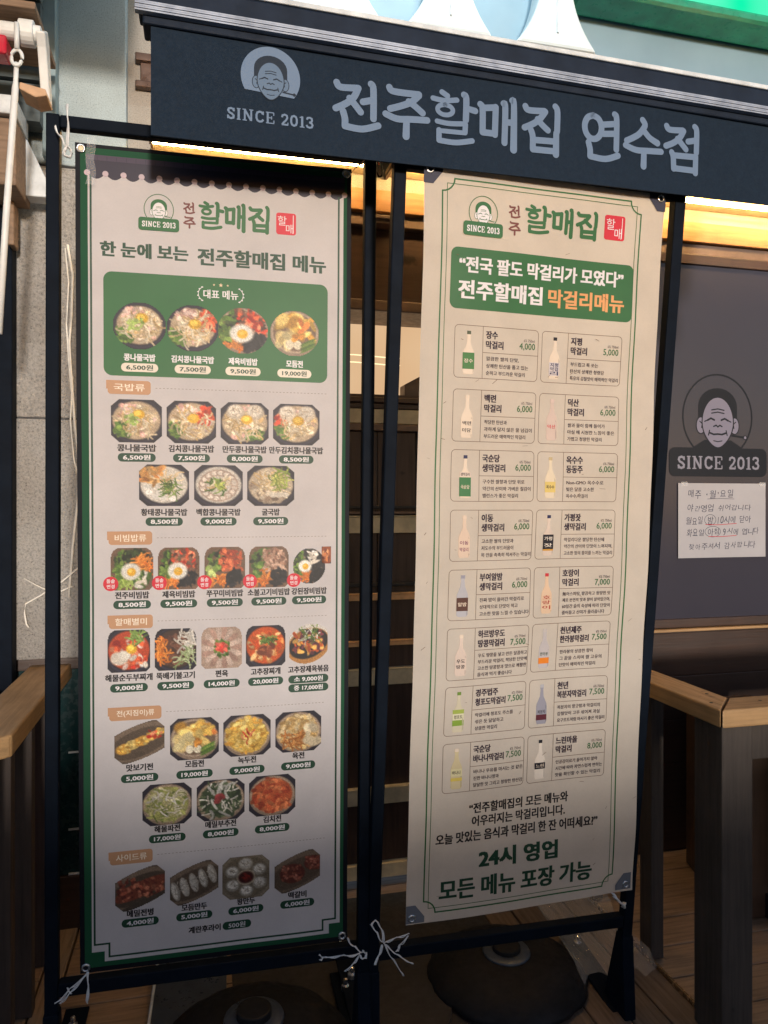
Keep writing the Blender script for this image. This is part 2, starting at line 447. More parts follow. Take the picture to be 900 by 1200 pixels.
def circ(cx, cy, rx, ry): return [(cx + rx * math.cos(R(a)), cy + ry * math.sin(R(a))) for a in range(-90, 271, 40)]
JI = [[(7, 9), (15, 17), (50, 15)], [(52, 15), (42, 34), (26, 47), (5, 58)], [(34, 36), (44, 46), (57, 60)]]
BRUSH = {
 '전': JI + [[(62, 40), (80, 35)], [(79, 4), (84, 14), (84, 70, 1.0)], [(20, 62), (24, 76), (24, 88)], [(24, 90), (60, 92), (94, 82)]],
 '주': [[(14, 5), (24, 12), (78, 12)], [(78, 14), (62, 28), (40, 38), (16, 46)], [(56, 28), (70, 36), (86, 47)], [(6, 57), (30, 64), (60, 62), (96, 60)], [(51, 64), (50, 96, 1.1)]],
 '할': [[(25, 1, .85), (37, 7, .85)], [(5, 15, .8), (30, 17, .8), (58, 13, .8)], [(x, y, .72) for x, y in circ(32, 35, 17, 10)], [(74, 1), (79, 8), (78, 50)], [(80, 27, .9), (99, 30, 1.0)], [(14, 59, .78), (40, 61, .78), (76, 58, .78)], [(77, 59, .85), (76, 75, .85)], [(76, 76, .72), (22, 77, .72)], [(18, 76, .85), (18, 94, .85)], [(18, 96, .85), (55, 97, .85), (92, 90, .85)]],
 '매': [[(7, 15), (12, 24), (12, 70)], [(12, 22), (40, 18)], [(42, 17), (40, 72)], [(12, 70), (40, 70)], [(60, 8), (64, 16), (62, 86)], [(64, 45), (80, 44)], [(80, 0), (84, 10), (83, 98, 1.15)]],
 '집': [[(7, 7), (15, 14), (52, 12)], [(54, 13), (42, 28), (26, 40), (5, 50)], [(36, 30), (46, 40), (60, 50)], [(78, 0), (83, 10), (82, 50)], [(20, 54), (24, 66), (24, 92)], [(80, 54), (79, 97, 1.1)], [(24, 73), (78, 71)], [(24, 92), (78, 91)]],
 '연': [[(x, y) for x, y in circ(26, 30, 21, 24)], [(52, 22), (78, 18)], [(52, 41), (78, 38)], [(80, -2), (85, 8), (84, 70)], [(14, 62), (18, 76), (18, 88)], [(18, 90), (56, 92), (88, 82)]],
 '수': [[(48, 1), (54, 12), (40, 30), (24, 40), (7, 48)], [(50, 22), (66, 36), (86, 45, 1.1)], [(4, 58), (30, 65), (60, 64), (96, 62)], [(51, 66), (50, 97, 1.1)]],
 '점': [[(7, 6), (15, 13), (50, 11)], [(52, 12), (42, 27), (26, 39), (5, 48)], [(36, 30), (46, 39), (58, 50)], [(64, 33), (82, 29)], [(82, 0), (87, 9), (86, 54)], [(20, 60), (24, 70), (25, 94)], [(24, 66), (84, 64)], [(84, 62), (83, 98)], [(25, 93), (82, 93)]],
}
SLABW = {'S': 0.86, 'I': 0.5, 'N': 1.12, 'C': 0.95, 'E': 0.92, ' ': 0.45, '2': 0.82, '0': 0.85, '1': 0.6, '3': 0.82}
_ser = 9
SLAB = {
 'S': [(17, [(84, 30), (78, 14), (52, 8), (26, 14), (18, 28), (32, 44), (62, 54), (82, 68), (78, 86), (50, 93), (24, 87), (14, 70)]), (_ser, [(86, 4), (86, 34)]), (_ser, [(13, 66), (13, 97)])],
 'I': [(19, [(50, 3), (50, 97)]), (_ser, [(12, 5), (88, 5)]), (_ser, [(12, 95), (88, 95)])],
 'N': [(15, [(22, 3), (22, 97)]), (17, [(22, 6), (78, 94)]), (15, [(80, 3), (80, 97)]), (_ser, [(2, 5), (34, 5)]), (_ser, [(2, 95), (40, 95)]), (_ser, [(62, 5), (98, 5)])],
 'C': [(17, [(86, 28), (72, 12), (50, 8), (28, 16), (17, 36), (17, 64), (28, 84), (50, 92), (74, 88), (90, 72)]), (_ser, [(90, 4), (90, 34)])],
 'E': [(17, [(24, 3), (24, 97)]), (_ser, [(4, 5), (92, 5)]), (_ser, [(4, 95), (94, 95)]), (_ser, [(24, 50), (66, 50)]), (_ser, [(90, 5), (90, 30)]), (_ser, [(92, 70), (92, 95)]), (_ser, [(66, 36), (66, 64)])],
 '2': [(16, [(16, 32), (22, 14), (50, 7), (76, 14), (82, 32), (66, 54), (36, 74), (18, 92)]), (15, [(12, 92), (90, 92)]), (_ser, [(89, 72), (89, 97)])],
 '0': [(17, [(50, 8), (26, 16), (16, 36), (16, 64), (26, 84), (50, 92), (74, 84), (84, 64), (84, 36), (74, 16), (50, 8)])],
 '1': [(19, [(54, 3), (54, 97)]), (_ser, [(12, 16), (54, 8)]), (_ser, [(12, 95), (94, 95)])],
 '3': [(16, [(14, 26), (24, 10), (50, 7), (76, 14), (80, 30), (70, 44), (44, 48)]), (16, [(44, 48), (74, 54), (86, 70), (76, 88), (48, 93), (20, 88), (10, 72)])],
}

def emblem(ink, cu, cv, r, ground, line, skin, lift, half=False, rw=0.03):
    """round portrait mark: circle, hair, face, ears, shoulders, hairpin"""
    if half: ink.ell(cu, cv, r, r * 1.02, ground, lift, 150, 398, 44)
    else: ink.ring(cu, cv, r, r * 1.06, r * rw * 1.3, line, lift)
    hair = line
    def E(x, y, rx, ry, c, k, a0=0, a1=360): ink.ell(cu + x * r, cv + y * r, rx * r, ry * r, c, lift + k, a0, a1)
    def Lq(pts, w, c, k): ink.line([(cu + x * r, cv + y * r) for x, y in pts], w * r, c, lift + k, cap=True)
    if not half:
        sh = [(-0.78, 1.0), (-0.66, 0.74), (-0.38, 0.58), (0, 0.62), (0.38, 0.58), (0.66, 0.74), (0.80, 1.0)]
        ink.poly([(cu + x * r, cv + y * r) for x, y in sh], line, lift + .1)
    E(0, -0.26, 0.56, 0.46, hair, .2)
    ink.rect(cu - .56 * r, cu + .56 * r, cv - .26 * r, cv + .08 * r, hair, lift + .13)
    for sx in (-1, 1):
        E(sx * .49, .22, .14, .22, line, .3); E(sx * .49, .22, .115, .195, skin, .4)
        Lq([(sx * .52, .12), (sx * .45, .18), (sx * .47, .28)], .025, line, .5)
    face = [(.44 * math.cos(t) * (1 if math.sin(t) < 0 else 1 - .25 * math.sin(t) ** 2), .14 + .62 * math.sin(t)) for t in np.linspace(0, 2 * math.pi, 41)[:-1]]
    ink.poly([(cu + (x * 1.07) * r, cv + (.14 + (y - .14) * 1.05) * r) for x, y in face], line, lift + .6)
    ink.poly([(cu + x * r, cv + y * r) for x, y in face], skin, lift + .7)
    for y in (-.20, -.12): Lq([(-.18, y + .03), (0, y), (.18, y + .03)], .03, line, .8)
    for sx in (-1, 1):
        Lq([(sx * .30, .09), (sx * .20, .04), (sx * .10, .08)], .045, line, .8)
        Lq([(sx * .33, .10), (sx * .38, .12)], .03, line, .9)
    Lq([(-.12, .24), (-.05, .21), (0, .25), (.06, .21), (.12, .24)], .035, line, .8)
    Lq([(-.24, .40), (-.12, .44), (.0, .43), (.12, .44), (.24, .40)], .045, line, .8)
    for sx in (-1, 1): Lq([(sx * .24, .34), (sx * .27, .46)], .03, line, .9)
    Lq([(-.12, .60), (0, .62), (.12, .60)], .025, line, .8)
    Lq([(.42, .46), (.74, .50)], .05, line, .8); E(.80, .505, .055, .055, line, .9)
    if not half: E(.80, .505, .035, .035, skin, 1.0)

# ------------------------------------------------------------------ street, deck
def struct(o): o["kind"] = "structure"; return o
s = MB(); s.add([(-60, -60, -.15), (60, -60, -.15), (60, 60, -.15), (-60, 60, -.15)], [(0, 1, 2, 3)])
struct(s.build("street", M['asphalt']))
s = MB(); s.box(-30, 0.25, -4.3, -4.0, -.15, 1.29); s.box(.25, 30, -4.3, -4.0, -.15, 1.22); s.box(-30, 30, -4.33, -3.97, -.15, .1)
struct(s.build("added_shade_wall", M['concrete']))  # unseen wall, added so its stepped top shades the lower banners

under = MB(); under.box(-3.2, 4.2, 1.47, 2.9, -.15, -.03); struct(under.build("deck_base", M['deck_gap']))
s = MB(); y = 1.45; k = 0
while y < 2.88:
    for x0, x1 in ((1.30, 2.55 + .3 * (k % 2)), (2.554 + .3 * (k % 2), 4.2), (-3.2, -.455), (-.385, .9)):
        s.box(x0, x1, y, y + .134, -.03, random.uniform(-.0015, .001))
    y += .139; k += 1
struct(s.build("deck_boards", M['deck'], bevel=.003))
s = MB(); s.box(-.449, -.391, 1.45, 2.88, -.03, .001); struct(s.build("deck_border_board", M['deck_y'], bevel=.003))
s = MB()
for k in range(4): s.box(.905 + k * .097, .905 + k * .097 + .092, 1.45, 2.88, -.03, -.001)
struct(s.build("deck_walkway_boards", M['deck_dark'], bevel=.003))
s = MB(); s.box(1.2925, 1.2955, 1.45, 2.58, -.02, .006); s.box(1.2972, 1.2998, 1.45, 2.58, -.02, .006)
struct(s.build("deck_edge_strip", M['alu']))

# ------------------------------------------------------------------ restaurant front
bld = empty("restaurant_building", (0.9, 2.55, 0), "restaurant front with speckled granite band, orange timber fascia and dark brown woodwork", "building")
def bpart(mb, name, mat, parent=bld, **k):
    o = mb.build(name, M[mat], parent, **k)
    if parent is bld: o.matrix_parent_inverse = Matrix.Translation(-Vector(bld.location))
    return o
YF = 2.55
s = MB(); s.box(-.24, 4.2, YF, 2.8, 2.470, 3.04); bpart(s, "granite_band", 'granite_warm')
s = MB(); s.box(-.215, -.02, YF - .03, YF - .002, 2.715, 2.735); s.box(-.2, -.02, YF - .018, YF - .002, 2.735, 2.80); s.box(-.215, -.02, YF - .03, YF - .002, 2.80, 2.825)
bpart(s, "stone_moulding", 'bronze', bevel=.003)
s = MB(); s.box(-.24, 4.2, YF - .012, 2.8, 2.390, 2.467); bpart(s, "timber_fascia", 'fascia', bevel=.003)
s = MB(); s.box(-.24, 4.2, YF + .005, 2.8, 2.345, 2.387); bpart(s, "lintel", 'taupe', bevel=.003)
s = MB(); s.box(.545, .665, YF - .055, YF + .003, 2.350, 2.362); s.box(.56, .65, YF - .05, YF + .003, 2.335, 2.35); bpart(s, "door_closer", 'taupe', bevel=.002)
s = MB(); s.box(-.24, 4.2, YF + .03, 2.82, 2.088, 2.342); s.box(-.24, -.12, YF + .02, 2.8, 0, 2.085); bpart(s, "upper_panel", 'brown')
s = MB(); s.box(-.12, 1.62, YF + .012, 2.8, 2.046, 2.085); bpart(s, "transom_rail", 'taupe', bevel=.004)
# window strip above the door with the warm room behind it
win = MB()
for a, b_, c, d_ in ((-.12, 1.62, 1.739, 1.749), (-.12, -.10, 1.749, 2.046), (1.60, 1.62, 1.749, 2.046)): win.box(a, b_, YF + .02, 2.78, c, d_)
wf = bpart(win, "lit_window", 'brown')
s = MB(); s.box(-.10, 1.60, 2.775, 2.785, 1.749, 2.046); s.build("glowing_pane", M['glow'], wf)
s = MB()
for z in (1.925, 1.897):
    s.tube([(x, 2.77, z + .006 * math.cos((x - .55) * 9) ** 2 - .003) for x in np.linspace(-.05, .74, 14)], .0022, 6)
s.build("string_light", M['glowline'], wf)
s = MB(); s.prism([(.74, 1.749), (.74, 1.81), (.85, 1.87), (1.2, 1.87), (1.2, 1.749)], 'y', 2.70, 2.772); s.build("hood_silhouette", M['taupe'], wf, bevel=.003)
s = MB(); s.box(-.12, 1.62, YF, 2.8, 1.718, 1.737); s.box(-.12, 1.62, YF + .006, 2.8, 1.697, 1.716); bpart(s, "window_sill", 'brown', bevel=.003)
s = MB(); s.box(-.12, 1.62, YF + .012, 2.8, 1.646, 1.695); bpart(s, "cream_strip", 'cream')
s = MB(); s.box(-.12, 1.62, YF + .004, 2.8, 1.618, 1.643); bpart(s, "head_rail", 'taupe', bevel=.003)
# sliding door with vertical planks and cross strips
dl = MB()
for k in range(12): dl.box(-.12 + k * .145, -.12 + k * .145 + .142, YF + .02 + .004 * (k % 3), YF + .06, .03, 1.616)
door = bpart(dl, "entrance_door", 'brown_v', bevel=.002)
def dpart(mb, name, mat, **k):
    return mb.build(name, M[mat], door, **k)
s = MB(); s.box(-.12, 1.62, YF + .008, YF + .03, 1.341, 1.352); s.box(-.12, 1.62, YF + .006, YF + .03, 1.064, 1.078); s.box(.60, .70, YF - .004, YF + .006, 1.066, 1.076); dpart(s, "black_bar", 'black', bevel=.002)
for z0, z1, mt in ((1.255, 1.311, 'cream'), (.715, .768, 'cream'), (.292, .345, 'cream'), (.03, .075, 'cream'), (1.016, 1.036, 'tan_strip'), (.854, .868, 'tan_strip')):
    s = MB(); s.box(-.12, 1.62, YF + .006, YF + .03, z0, z1); s.box(-.12, 1.62, YF + .002, YF + .03, z1 + .001, z1 + .006); dpart(s, "cross_strip", mt, bevel=.0015)
s = MB(); s.box(-.12, 1.62, YF + .0, YF + .03, 1.322, 1.331); dpart(s, "dark_strip", 'taupe', bevel=.002)
# big window with violet grey film on the right
wr = MB()
wr.box(1.62, 1.69, YF - .01, 2.8, .91, 2.30); wr.box(1.62, 4.2, YF - .01, 2.8, 2.302, 2.342); wr.box(1.62, 4.2, YF - .015, 2.8, .874, .908)
fw = bpart(wr, "shop_window", 'brown', bevel=.003)
s = MB(); s.box(1.69, 4.2, YF, YF + .02, .908, 2.302)
pane = s.build("filmed_pane", M['film'], fw)
s = MB(); s.box(1.6, 4.2, YF - .035, YF - .005, .862, .872); led_ = s.build("sill_edge", M['rail_top_x'], fw, bevel=.002)
WU, WV = 1.69, 1.90
ink = Ink(lambda u, v, l: (WU + u / 1000, YF - .0006 - l * .0002, WV - v / 1000))
K_, S_ = lin((22, 26, 34)), lin((120, 118, 136))
emblem(ink, 302, 195, 159, None, K_, S_, 1)
e_ = ink.build("portrait_emblem", M['decal'], fw)
ink = Ink(lambda u, v, l: (WU + u / 1000, YF - .0006 - l * .0002, WV - v / 1000))
ink.rrect(81, 530, 319, 433, 26, K_, 8); ink.slab("SINCE 2013", 114, 498, 352, 404, lin((128, 128, 142)), 9)
l_ = ink.build("emblem_lettering", M['decal'], fw)
s = MB(); s.box(1.62, 4.2, YF + .002, 2.8, 0, .86)
for k in range(5): s.box(1.62, 4.2, YF - .004, YF + .001, .006 + k * .170, .172 + k * .170)
bpart(s, "wainscot", 'brown', bevel=.002)
# lower wall to the left of the door
s = MB(); s.box(-.62, -.124, 2.545, 2.8, .17, .83); bpart(s, "teal_panel", 'teal')
s = MB(); s.box(-.62, -.124, 2.535, 2.8, .0, .168); bpart(s, "panel_base", 'brown', bevel=.002)
s = MB(); s.box(-.62, -.124, 2.53, 2.8, .832, .872); bpart(s, "panel_ledge", 'brown', bevel=.002)
s = MB()
for z in (.562, .315, .172): s.box(-.42, -.30, 2.541, 2.546, z - .003, z + .003)
bpart(s, "panel_joint", 'cap')

# granite pillar beside the awning
pil = empty("granite_pillar", (-.4, 2.5, .873), "rough speckled granite pillar behind the left banner stand, stained at the top", "pillar")
def ppart(mb, name, mat, **k):
    o = mb.build(name, M[mat], pil, **k); o.matrix_parent_inverse = Matrix.Translation(-Vector(pil.location)); return o
s = MB(); s.box(-.75, -.24, 2.5, 2.8, 2.424, 3.35); ppart(s, "upper_block", 'granite', bevel=.004)
s = MB(); s.box(-.75, -.24, 2.503, 2.8, 1.630, 2.418); ppart(s, "rock_face_block", 'granite_rough', bevel=.004)
s = MB(); s.box(-.75, -.24, 2.501, 2.8, .873, 1.624); ppart(s, "rock_face_block", 'granite_rough', bevel=.004)
s = MB(); s.box(-.7505, -.2405, 2.508, 2.79, .874, 3.345); ppart(s, "mortar_core", 'black')
# taped wires on the pillar
w_ = MB()
w_.tube([(-.413, 2.485, 2.17), (-.399, 2.49, 2.078), (-.402, 2.488, 1.95), (-.408, 2.485, 1.865), (-.404, 2.49, 1.78), (-.399, 2.492, 1.706), (-.392, 2.488, 1.6), (-.379, 2.49, 1.493), (-.385, 2.488, 1.36), (-.399, 2.492, 1.227), (-.41, 2.49, 1.068)], .0042, 6)
w_.tube([(-.399, 2.49, 1.76), (-.405, 2.487, 1.62), (-.395, 2.487, 1.5), (-.381, 2.49, 1.44)], .0028, 6)
w_.tube([(-.42, 2.488, 2.16), (-.410, 2.485, 2.05), (-.417, 2.49, 1.92), (-.410, 2.49, 1.80), (-.403, 2.49, 1.71)], .0028, 6)
tag(w_.build("loose_wire", M['wire'], smooth=True), "thin cream wires running down the granite pillar between the stand post and banner", "wire")
w_ = MB(); w_.tube([(-.364, 2.488, 1.173), (-.43, 2.485, 1.115), (-.49, 2.487, 1.075), (-.535, 2.49, 1.05), (-.538, 2.49, 1.02), (-.532, 2.488, .985), (-.525, 2.488, .975)], .003, 6)
w_.tube([(-.54, 2.49, 1.128), (-.507, 2.487, 1.108), (-.47, 2.487, 1.088), (-.44, 2.488, 1.082), (-.40, 2.49, 1.10)], .0026, 6)
tag(w_.build("crossing_wire", M['wire'], smooth=True), "two thin wires crossing low on the granite pillar above the left rail", "wire")

# ------------------------------------------------------------------ neighbouring timber building at the far left
nb = empty("timber_building", (-1.2, 2.4, 0), "neighbouring timber shop front with blue grey siding and dark corner post", "building")
s = MB()
z = 2.50
for k in range(9):
    s.prism([(2.39, z), (2.405, z + .118), (2.46, z + .118), (2.46, z)], 'x', -3, -.475); z += .123
s.build("siding", M['siding'], nb)
s = MB(); s.box(-.478, -.44, 2.44, 2.492, 2.42, 3.6); s.build("corner_board", M['siding_v'], nb, bevel=.003)
s = MB(); s.box(-3, -.512, 2.26, 2.42, 2.452, 2.505); s.build("ledge_board", M['cap'], nb, bevel=.004)
s = MB(); s.prism([(-.60, 2.448), (-.512, 2.448), (-.452, 2.32), (-.452, 2.28), (-.60, 2.28)], 'y', 2.40, 2.46); s.build("ledge_bracket", M['cap'], nb, bevel=.003)
s = MB(); s.box(-3, -.515, 2.28, 2.46, 2.26, 2.448); s.box(-.565, -.548, 2.40, 2.46, 2.13, 2.26); s.build("timber_beam", M['beam'], nb, bevel=.004)
s = MB(); s.box(-.600, -.562, 2.44, 2.496, -.1, 2.26); s.build("corner_post", M['steel'], nb, bevel=.004)
s = MB(); s.box(-3, -.602, 2.47, 2.56, -.1, 2.26); s.build("wall_panel", M['granite'], nb)
for o in nb.children: o.matrix_parent_inverse = Matrix.Translation(-Vector(nb.location))

# its folding awning: bracket, arm, fabric reaching out overhead
aw2 = empty("folding_awning_bracket", (-.455, 2.15, 2.6), "white folding awning arm bracket bolted to the blue grey siding", "awning bracket")
s = MB(); s.tube([(-.60, 2.14, 2.612), (-.42, 2.14, 2.612)], .022, 18); s.tube([(-.474, 2.14, 2.612), (-.437, 2.14, 2.612)], .033, 20); s.build("hinge_barrel", M['white'], aw2, smooth=False, bevel=.003)
s = MB(); s.prism([(2.10, 2.60), (2.14, 2.625), (2.165, 2.60), (2.20, 2.475), (2.20, 2.44), (2.17, 2.44), (2.15, 2.50), (2.12, 2.57)], 'x', -.428, -.405); s.build("arm_plate", M['white'], aw2, bevel=.004)
s = MB(); s.prism([(-.468, 2.466), (-.405, 2.455), (-.402, 2.438), (-.43, 2.43), (-.470, 2.448)], 'y', 2.11, 2.19); s.build("arm_foot", M['clay'], aw2, bevel=.003)
s = MB(); s.box(-.60, -.50, 2.11, 2.17, 2.535, 2.585); s.build("red_joint", M['red'], aw2, bevel=.006)
s = MB(); s.box(-3, -.428, 2.10, 2.38, 2.655, 2.675); s.build("hood_board", M['beam'], aw2, bevel=.003)
for o in aw2.children: o.matrix_parent_inverse = Matrix.Translation(-Vector(aw2.location))
s = MB(); s.prism([(1.62, 2.86), (2.38, 3.28), (2.38, 3.30), (1.60, 2.89), (1.58, 2.80), (1.60, 2.80)], 'x', -3, -.15)
tag(s.build("neighbour_awning", M['beam']), "brown awning sheet of the neighbouring shop reaching out above its bracket", "awning")
rod = empty("crank_rod", (-.472, 2.09, 2.53), "white crank rod hanging by an eye loop from the awning bracket", "rod")
s = MB(); s.tube([(-.473, 2.10, 2.612), (-.472, 2.10, 2.545)], .0065, 8); s.build("hook", M['white'], rod, smooth=True)
s = MB(); s.tube([(-.4725 + .013 * math.cos(t), 2.10 + .006 * math.sin(t), 2.522 + .024 * math.sin(t)) for t in np.linspace(0, 2 * math.pi, 17)[:-1]], .0048, 8, closed=True); s.build("eye_loop", M['white'], rod, smooth=True)
s = MB(); s.tube([(-.473, 2.10, 2.508), (-.475, 2.10, 2.46), (-.476, 2.10, 2.44), (-.497, 2.10, 2.12), (-.515, 2.10, 1.80)], [.006, .006, .0085, .0085, .0085], 12); s.build("shaft", M['white'], rod, smooth=True)
for o in rod.children: o.matrix_parent_inverse = Matrix.Translation(-Vector(rod.location))

# ------------------------------------------------------------------ the restaurant's awning with the name on its valance
aw = empty("shop_awning", (.7, 1.515, 2.08), "navy shop awning whose valance carries a pale portrait emblem and shop name", "awning")
VX, VZ, VY = -.10, 2.345, 1.515
def vmap(u, v, l): return (VX + u / 1000, VY - l * .0005 + .002 * math.sin(u / 190), VZ - v / 1000)
s = MB(); n = 60
vs = []
for i in range(n + 1):
    u = 2000 * i / n
    for yy in (0, .004):
        for vv in (20, 263): p = vmap(u, vv, 0); vs.append((p[0], p[1] + yy + .0008, p[2]))
fs = []
for i in range(n):
    a = i * 4; fs += [(a, a + 4, a + 5, a + 1), (a + 2, a + 3, a + 7, a + 6), (a + 1, a + 5, a + 7, a + 3), (a, a + 2, a + 6, a + 4)]
fs += [(0, 1, 3, 2), (n * 4, n * 4 + 2, n * 4 + 3, n * 4 + 1)]
s.add(vs, fs); s.build("valance", M['navy'], aw)
PALE = (0.14, 0.205, 0.31)
ink = Ink(vmap); ink.brush("전주할매집", 362, 885, 100, 210, PALE, 1, w=13.5, dl=.18); ink.build("name_lettering", M['decal'], aw)
ink = Ink(vmap); ink.brush("연수점", 930, 1239, 101, 212, PALE, 1, w=13.5, dl=.18); ink.build("branch_lettering", M['decal'], aw)
ink = Ink(vmap); emblem(ink, 233, 118, 60, PALE, (0.009, 0.019, 0.035), (0.11, 0.17, 0.26), 1, half=True); ink.build("portrait_emblem", M['decal'], aw)
ink = Ink(vmap); ink.slab("SINCE 2013", 144, 322, 189, 213, PALE, 1, dl=.2); ink.build("date_lettering", M['decal'], aw)
tilt = Matrix.Translation((-.1, 0, 2.325)) @ Matrix.Rotation(R(1.0), 4, 'Y') @ Matrix.Translation((.1, 0, -2.325))
s = MB(); s.box(-.125, 1.95, 1.50, 1.575, 2.327, 2.372, tilt); s.box(-.115, 1.95, 1.508, 1.57, 2.295, 2.327, tilt); s.build("front_bar", M['navy_bar'], aw, bevel=.004)
s = MB()
for k in range(5): s.box(-.128, 1.95, 1.4935 - .001 * (k % 2), 1.507, 2.3095 + k * .0042, 2.3127 + k * .0042, tilt)
s.build("ribbed_trim", M['silver'], aw)
s = MB(); s.box(-.125, 1.95, 1.497, 1.60, 2.3725, 2.383, tilt); s.build("top_edge", M['cap'], aw, bevel=.002)
s = MB(); s.prism([(1.575, 2.345), (2.55, 2.60), (2.55, 2.604), (1.575, 2.349)], 'x', -.11, 1.95); s.build("roof_cloth", M['navy'], aw)
s = MB(); s.tube([(-.09, 1.57, 2.33), (-.09, 2.54, 2.575)], .014, 10); s.build("folding_arm", M['navy_bar'], aw, smooth=True)
for o in aw.children: o.matrix_parent_inverse = Matrix.Translation(-Vector(aw.location))

# warm light bars under the awning, on the granite band
def light_bar(x0, x1, label):
    t = empty("led_light_bar", (x0, 2.5, 2.53), label, "light bar", "warm light bars under the awning")
    s = MB(); s.box(x0, x1, 2.45, YF - .001, 2.518, 2.536); a = s.build("housing", M['led_house'], t, bevel=.003)
    s = MB(); s.tube([(x0 + .008, 2.44, 2.503), (x1 - .008, 2.44, 2.503)], .0075, 10); b = s.build("tube", M['led'], t, smooth=True)
    s = MB()
    for x in (x0 + .004, x1 - .004): s.tube([(x - .005, 2.44, 2.503), (x + .005, 2.44, 2.503)], .0095, 10); s.box(x - .004, x + .004, 2.438, YF - .001, 2.508, 2.52)
    c = s.build("end_cap", M['taupe'], t)
    for o in (a, b, c): o.matrix_parent_inverse = Matrix.Translation(-Vector(t.location))
    return t
light_bar(-.165, .555, "left warm light bar glowing above the food menu banner")
light_bar(.625, 2.4, "long warm light bar glowing above the drinks banner and window")
s = MB(); s.tube([(.565, 2.42, 2.545), (.577, 2.41, 2.50), (.582, 2.405, 2.475), (.577, 2.40, 2.452), (.568, 2.40, 2.45), (.561, 2.40, 2.465), (.563, 2.405, 2.49), (.569, 2.41, 2.52), (.567, 2.42, 2.545)], .003, 8)
lp = s.build("cable_loop", M['steel'], smooth=True); tag(lp, "dark looped cable hanging between the two light bars", "cable")
s = MB(); s.tube([(.565, 2.47, 2.56), (.57, 2.44, 2.53), (.575, 2.43, 2.505), (.60, 2.45, 2.535), (.625, 2.48, 2.545)], .0028, 6)
s.build("red_lead", M['red'], lp, smooth=True)

# ------------------------------------------------------------------ sign wall above the awning
up = empty("sign_wall", (1, 2.6, 3.04), "pale blue sign wall above the awning with white flared brackets", "wall")
s = MB(); s.box(-.2, 4.2, 2.6, 2.8, 3.042, 4.2); s.build("panel", M['panel'], up)
def flare(x, w, base, h=.32, z0=3.07):
    hw = [(w + (base - w) * (1 - t) ** 2.6, z0 + h * t) for t in [k / 14 for k in range(15)]]
    L = [(x - a_, z_) for a_, z_ in hw] + [(x + a_, z_) for a_, z_ in reversed(hw)]
    s = MB(); s.prism(L, 'y', 2.50, 2.598); o = s.build("flared_bracket", M['flare'], up, bevel=.012)
    s = MB(); s.box(x - .004, x + .004, 2.494, 2.501, z0 + .05, z0 + h); s.build("rib", M['cap'], o, bevel=.002)
    return o
flare(.44, .058, .165, z0=3.045); flare(.855, .058, .165, z0=3.045); flare(1.27, .058, .165, z0=3.045)
for o in up.children: o.matrix_parent_inverse = Matrix.Translation(-Vector(up.location))
gs = empty("green_sign", (1.9, 2.45, 3.3), "glowing green lit sign box above the awning at the top right", "sign")
gt = Matrix.Translation((1.4, 0, 3.25)) @ Matrix.Rotation(R(0.5), 4, 'Y') @ Matrix.Translation((-1.4, 0, -3.25))
s = MB(); s.box(1.34, 4.2, 2.44, 2.598, 3.235, 4.0, gt); s.build("case", M['greenbox'], gs, bevel=.02)
s = MB(); s.box(1.38, 4.2, 2.433, 2.4405, 3.262, 3.98, gt); s.build("lit_face", M['green'], gs)
for o in gs.children: o.matrix_parent_inverse = Matrix.Translation(-Vector(gs.location))
fl = empty("sign_floodlight", (.7, 1.9, 3.75), "slim cool floodlight aimed at the sign wall above the awning", "lamp")
s = MB(); s.box(-.5, .5, -.04, .04, .0, .05); s.tube([(0, .03, .03), (0, .7, .03)], .012, 8); s.build("housing", M['white'], fl, bevel=.004)
al = bpy.data.lights.new("floodlight_lamp", 'AREA'); al.shape = 'RECTANGLE'; al.size = 1.0; al.size_y = .06; al.energy = 15; al.color = (.72, .92, 1.0)
ao = bpy.data.objects.new("floodlight_lamp", al); COL.objects.link(ao); ao.parent = fl; ao.location = (0, .02, -.01)
ao.rotation_euler = (R(52), 0, 0)

